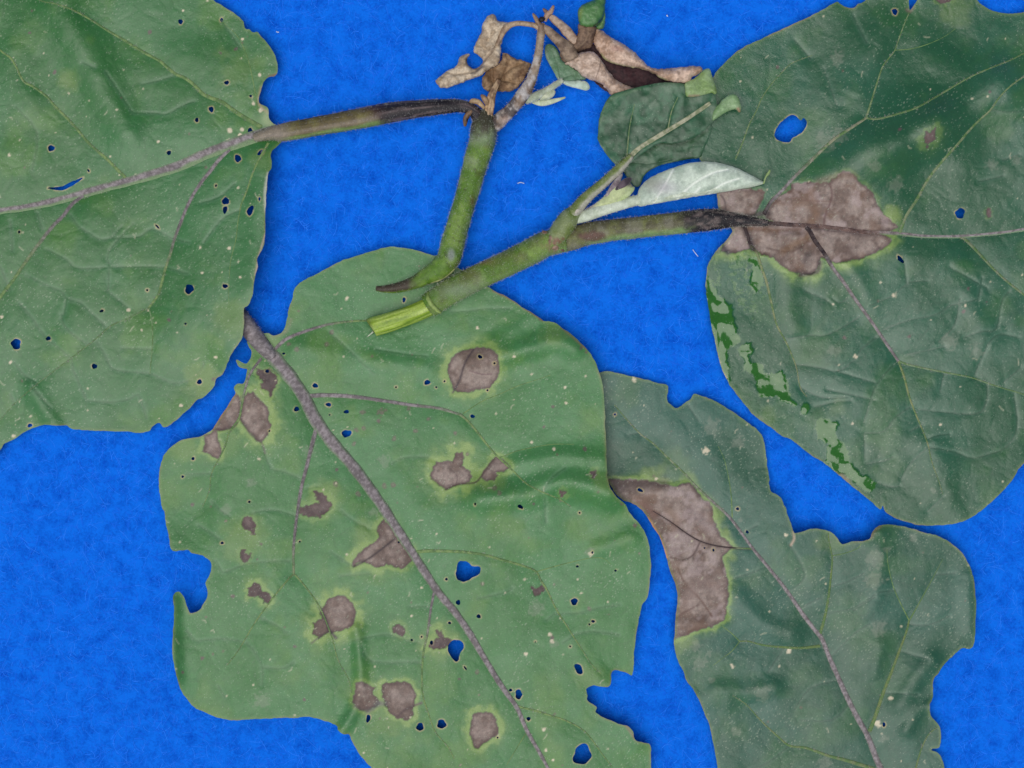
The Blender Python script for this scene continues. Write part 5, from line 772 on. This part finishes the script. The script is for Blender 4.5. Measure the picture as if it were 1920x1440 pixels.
for k_, (x_, y_, z_, r_) in enumerate([(1022,438,38,5),(1030,452,45,6.5),(1040,463,44,6),(1052,466,38,4.5),(1035,447,48,3.5)]):
    tube('node_scar', [(x_-5, y_-4, z_-3, r_*0.6), (x_, y_, z_, r_), (x_+5, y_+5, z_-2, r_*0.6)], c_flat((158, 130, 108), (96, 68, 54), 5, 113), shoot2, nth=12, step=1.2, lump=0.5, flat=0.5, seed=36+k_)
def c_pet2(X, Y, U, A):
    low = np.cos(A); C = blendc(lin(104, 106, 60), lin(86, 82, 56), sst(0.35, 0.65, nz(X, Y, 18, 81)))
    C = blendc(C, lin(122, 118, 100), sst(0.45, 0.7, nz(X, Y, 30, 83))*0.6)
    C = blendc(C, lin(118, 142, 84), sst(0.35, 0.8, low+(nz(X, Y, 24, 85)-0.5)*0.5)*sst(1090, 1120, X))
    C = blendc(C, lin(92, 62, 52), sst(1.0, 0.5, np.hypot((X-1112)/36, (Y-443)/11)+(nz(X, Y, 10, 87)-0.5)*0.5)*0.9)
    C = blendc(C, lin(128, 88, 78), sst(1.0, 0.4, np.hypot((X-1046)/12, (Y-464)/10)+(nz(X, Y, 10, 88)-0.5)*0.5)*0.8)
    k = sst(1270, 1305, X+(nz(X, Y, 16, 89)-0.5)*50); B = blendc(lin(28, 22, 24), lin(100, 86, 80), sst(0.5, 0.75, nz(U*0.4, A*24, 6, 91)))
    return blendc(C, B, k)*(0.72+0.56*nz(X, Y, 5, 93, 2))[..., None]
p2, em = tube('petiole', [(1035,456,22,20),(1060,451,22,22),(1115,436,22,21),(1200,426,23,20),(1298,415.5,25,21.5),(1340,411,26,20),(1368,412,26,15),(1400,414,26,10),(1440,418,25,6)], c_pet2, shoot2, lump=0.06, groove=9, gdepth=0.06, flat=0.85, seed=25)
hairs(p2, em, 2116, 3.0, lin(186, 182, 168)*0.8, 0.5, seed=25)
def c_branch(X, Y, U, A):
    C = blendc(lin(112, 126, 62), lin(86, 104, 40), sst(0.3, 0.7, nz(X, Y, 20, 95)))
    C = blendc(C, lin(140, 148, 110), sst(0.45, 0.7, nz(X, Y, 18, 97))*0.5)
    return blendc(C, lin(120, 80, 66), sst(0.3, 0.6, nz(X, Y, 8, 99))*sst(434, 452, Y)*0.95)
br, em = tube('side_branch', [(1032,460,28,14),(1041,449,32,18),(1052,432,33,20),(1066,411,33,19),(1080,397,32,15),(1088,390,31,9)], c_branch, shoot2, nth=26, lump=0.06, seed=26)
hairs(br, em, 475, 3.0, lin(190, 194, 172)*0.8, 0.5, seed=26)
def c_ypet(X, Y, U, A):
    k = sst(-0.1, 0.5, np.cos(A)+(nz(X, Y, 10, 102)-0.5)*0.5)
    return blendc(blendc(lin(102, 116, 54), lin(122, 132, 80), sst(0.4, 0.7, nz(X, Y, 9, 103))), lin(172, 168, 150), k)*(0.8+0.4*nz(X, Y, 5, 104, 2))[..., None]
yp, em = tube('young_leaf_petiole', [(1064,416,38,10),(1076,399,38,12),(1096,374,36,11),(1128,346,34,9.5),(1156,321,32,9.5),(1172,305,31,8),(1184,292,31,6)], c_ypet, shoot2, nth=20, lump=0.05, seed=27)
hairs(yp, em, 392, 3.0, lin(200, 198, 182)*0.8, 0.5, seed=27)
def young_extra(F, D, C):
    m = sst(0.54, 0.66, fbm(F.X, F.Y, 34, 611, 4)); mixc(C, lin(24, 62, 28), m*0.7)
    mixc(C, lin(120, 136, 112), sst(0.5, 0.75, fbm(F.X, F.Y, 30, 615, 4))*0.35)
YL, YF, YH = small_leaf('young_leaf_blade', shoot2, [(1121,253),(1123,224),(1131.7,199),(1144,180),(1169,170),(1194,164),(1213,159.6),(1238,155),(1269,155),(1290,158),(1312,158),(1330,164),(1341,176),(1343,190),(1349,203),(1360,205),(1366,208),(1342,223),(1318,247),(1292,262),(1262,269),(1238,268),(1222,276),(1202,290),(1183,305),(1168,318),(1152.5,307.5),(1131.7,282.5),(1121,262)],
  0, 2.5, 7, ((30, 74, 38), (46, 92, 58)), ctrl=[(1165,312,24),(1125,235,16),(1140,195,24),(1200,166,46),(1260,158,48),(1330,168,42),(1280,230,36),(1230,230,32),(1350,205,36),(1318,246,37),(1262,268,37),(1205,288,30)], noise=(45, 13), mat=M_leaf, seed=581, step=1.5, rough=0.5,
  ridges=[([(1150,220),(1160,260)],4,20)], creases=[[(1175,301),(1198,278),(1227.5,259.6),(1248,247),(1279.6,228),(1311,207.5),(1333,190)],[(1173,297),(1179.6,245),(1184,220)],[(1252.5,241),(1259,209.6),(1271,182.5)]], creamp=4,
  lines=[([(1125,230),(1140,190),(1200,166)],3,(96,124,84),0.4)], extra=young_extra)
small_leaf('lower_lobe', YL, [(1166,314),(1190,284),(1225,258),(1270,240),(1310,228),(1340,218),(1335,232),(1334,245),(1326,266),(1319,282),(1313,295),(1290,299),(1259,305),(1227.5,314),(1207,330),(1200,349),(1186,347),(1173,328)],
  0, 2, 6, ((28, 70, 34), (42, 86, 52)), ctrl=[(1175,312,20),(1200,285,18),(1250,255,18),(1320,232,22),(1313,292,15),(1250,302,11),(1200,344,10)], noise=(30, 8), mat=M_leaf, seed=585, rough=0.5, extra=young_extra, creases=[[(1185,304),(1220,306),(1260,298)]], creamp=3)
yv = vein_mesh('midrib', YF, YH, [(1168,310),(1180,296),(1198,278),(1227.5,259.6),(1248,247),(1279.6,228),(1311,207.5),(1331.7,193)], 10, 7.5, vein_green(lin(170, 166, 138), lin(128, 134, 100)), YL, rise=0.5)
for p in ([(1175,298),(1179.6,245),(1184,220),(1190,195)], [(1252.5,243),(1259,209.6),(1271,182.5)]):
    vein_mesh('side_vein', YF, YH, p, 3, 1.5, vein_green(lin(126, 134, 98)), YL)
small_leaf('folded_margin', YL, [(1285,155),(1302,147),(1317,132),(1329.6,129),(1336,145),(1344,170),(1340,177),(1331.7,174),(1311,180),(1288,181),(1285,168)], 0, 8, 12, ((122, 148, 84), (142, 164, 112)), ctrl=[(1290,170,52),(1330,135,34),(1340,170,46)], noise=(14, 3), mat=M_leaf, seed=591, rough=0.5, lines=[([(1334,176),(1345,166)],3,(96,120,50),0.7),([(1292,180),(1310,179)],2.5,(150,120,104),0.7)])
small_leaf('folded_margin', YL, [(1338,208),(1347,196),(1357,185),(1373,176),(1384,182),(1390,203),(1386,211),(1377.5,205),(1361,211),(1342,223),(1336,226)], 0, 7, 9, ((118, 150, 96), (134, 160, 112)), ctrl=[(1345,210,36),(1375,185,34),(1386,205,30)], noise=(14, 3), mat=M_leaf, seed=595, rough=0.5, lines=[([(1387,210),(1384,204)],3,(150,96,76),0.8)])
# woolly white young leaf
def white_extra(F, D, C):
    mixc(C, lin(196, 204, 176), sst(8, 1, D)*0.4)
    for p in ([(1225,380),(1245,350),(1262,318)], [(1270,372),(1300,345),(1335,325),(1365,318)], [(1330,362),(1355,345),(1385,335)], [(1300,365),(1312,352)]):
        d = F.segdist(catmull(p, 4), 8); mixc(C, lin(234, 238, 222), np.exp(-(d/2.2)**2)*0.9)
    mixc(C, lin(170, 158, 170), np.exp(-(((F.X-1245)/26)**2+((F.Y-352)/14)**2))*0.5); mixc(C, lin(150, 140, 120), np.exp(-(((F.X-1222)/20)**2+((F.Y-342)/16)**2))*0.4)
wl, WLF, WLH = small_leaf('white_leaf_blade', shoot2, [(1195,366),(1201.7,348.5),(1220,332.5),(1256.7,316.5),(1286.5,307),(1316,302.7),(1343.7,305),(1376,313),(1403,325.6),(1424,337),(1433,344),(1408,351),(1343.7,362),(1275,373.7),(1217.7,384),(1196,386)],
  0, 15, 24, ((200, 210, 190), (166, 180, 160)), ctrl=[(1200,370,34),(1300,335,34),(1430,344,26),(1320,305,26),(1300,368,28)], noise=(40, 6), mat=M_woolly, seed=601, rough=0.75, extra=white_extra, creases=[[(1225,380),(1245,350),(1262,318)],[(1270,372),(1300,345),(1335,325),(1365,318)],[(1330,362),(1355,345),(1385,335)]], creamp=3.0)
wp, em = tube('white_leaf_petiole', [(1070,416,34,6),(1092,407,34,10.5),(1115,399,34,11),(1137.5,391,34,11),(1183,378,35,10.5),(1220,372.5,36,8),(1280,364,36,5.5),(1344,355,34,4),(1420,345,28,1.5)], c_flat((206, 212, 190), (182, 190, 164), 12, 105), wl, mat=M_woolly, nth=20, lump=0.05, rough=0.8, seed=28)
hairs(wp, em, 503, 3.0, lin(224, 226, 214)*0.8, 0.5, seed=28)
small_leaf('twisted_tip', wl, [(1430,345),(1433,335),(1437,326),(1444,317),(1443,326),(1437,334),(1434,344)], 0, 3, 4, ((120, 146, 76), (150, 166, 110)), ctrl=[(1437,330,30)], noise=(8, 2), mat=M_leaf, seed=605, smooth=2)
# bud between the two young leaves
bd, em = tube('flower_bud', [(1084,402,30,4),(1103,396,31,6),(1124,386,32,8.5),(1145,374,33,14),(1160,362,34,18),(1172,352,33,16),(1182,344,32,9)], lambda X, Y, U, A: blendc(blendc(lin(172, 160, 146), lin(186, 194, 142), sst(20, 50, U)), lin(74, 58, 66), sst(352, 338, Y-0.35*(X-1165)+(nz(X, Y, 10, 106)-0.5)*10)*0.9)*(0.8+0.4*nz(X, Y, 6, 107, 2))[..., None], shoot2, mat=M_woolly, nth=24, lump=0.12, groove=5, gdepth=0.16, seed=29)
hairs(bd, em, 251, 3.0, lin(220, 218, 206)*0.8, 0.5, seed=29)
tube('sepal', [(1140,386,34,4),(1155,374,40,7),(1172,364,42,8),(1184,356,38,5),(1189,351,34,2)], c_flat((190, 200, 150), (166, 180, 120), 10, 108), bd, mat=M_woolly, nth=14, flat=0.6, seed=30)
tube('sepal', [(1132,384,34,4),(1142,366,40,6),(1152,350,42,7),(1160,336,38,5),(1166,327,32,2)], c_flat((176, 166, 158), (120, 104, 108), 10, 109), bd, mat=M_woolly, nth=14, flat=0.6, seed=31)
tube('sepal', [(1152,364,44,4),(1166,347,47,7),(1178,338,44,6),(1184,334,40,2)], c_flat((92, 78, 84), (60, 50, 56), 10, 110), bd, mat=M_woolly, nth=14, flat=0.6, seed=32)
tube('bud_stub', [(1073,404,44,2.5),(1078,399,46,4),(1083,394,46,4),(1086,391,45,2)], c_flat((206, 196, 180), (182, 172, 156), 8, 111), shoot2, mat=M_woolly, nth=12, seed=33)
# ------------------------------------------------------------------ middle leaf: petiole stub; tiny folded flap
mp, em = tube('petiole', [(418,552,16,13),(438,578,17,15.5),(456,602,18,17),(474,626,18,17),(492,648,17,15),(512,670,14,11)], lambda X, Y, U, A: blendc(vein_grey(1.05)(X, Y, U, np.cos(A)*0.5), lin(40, 34, 34), sst(600, 580, Y+(nz(X, Y, 8, 112)-0.5)*16-0.3*(X-458))*0.85), leaf_m, nth=26, lump=0.04, seed=34)
hairs(mp, em, 420, 3.0, lin(176, 168, 162)*0.8, 0.5, seed=34)
lp, em = tube('petiole', [(1708,1572,14,6),(1724,1606,13,7),(1745,1655,12,8),(1770,1720,11,8.5)], vein_tube := (lambda X, Y, U, A: vein_grey(1.05)(X, Y, U, np.cos(A)*0.5)), leaf_l, nth=18, lump=0.04, seed=35)
# ------------------------------------------------------------------ lint on the cloth
def lint(pts, r, label):
    o, em = tube('lint', [(x, y, 1.6, r) for x, y in pts], c_flat((216, 226, 240), (190, 204, 226), 6, 120), None, mat=M_woolly, nth=6, step=1.5, lump=0.2, seed=40)
    tag(o, label, 'lint', 'specks of lint on the cloth')
lint([(518,59),(521,60.5),(523,60)], 1.1, 'tiny white lint speck on blue felt above the blackened petiole')
lint([(970,344),(976,342),(983,344)], 0.8, 'faint white lint wisp on blue felt between the two stems')
lint([(1250,28),(1252,31)], 1.1, 'tiny white lint speck on blue felt above the rolled dead leaf')
lint([(1299,468),(1304,475),(1309,481)], 0.7, 'short pale lint fibre on blue felt below the blackened end of the petiole')
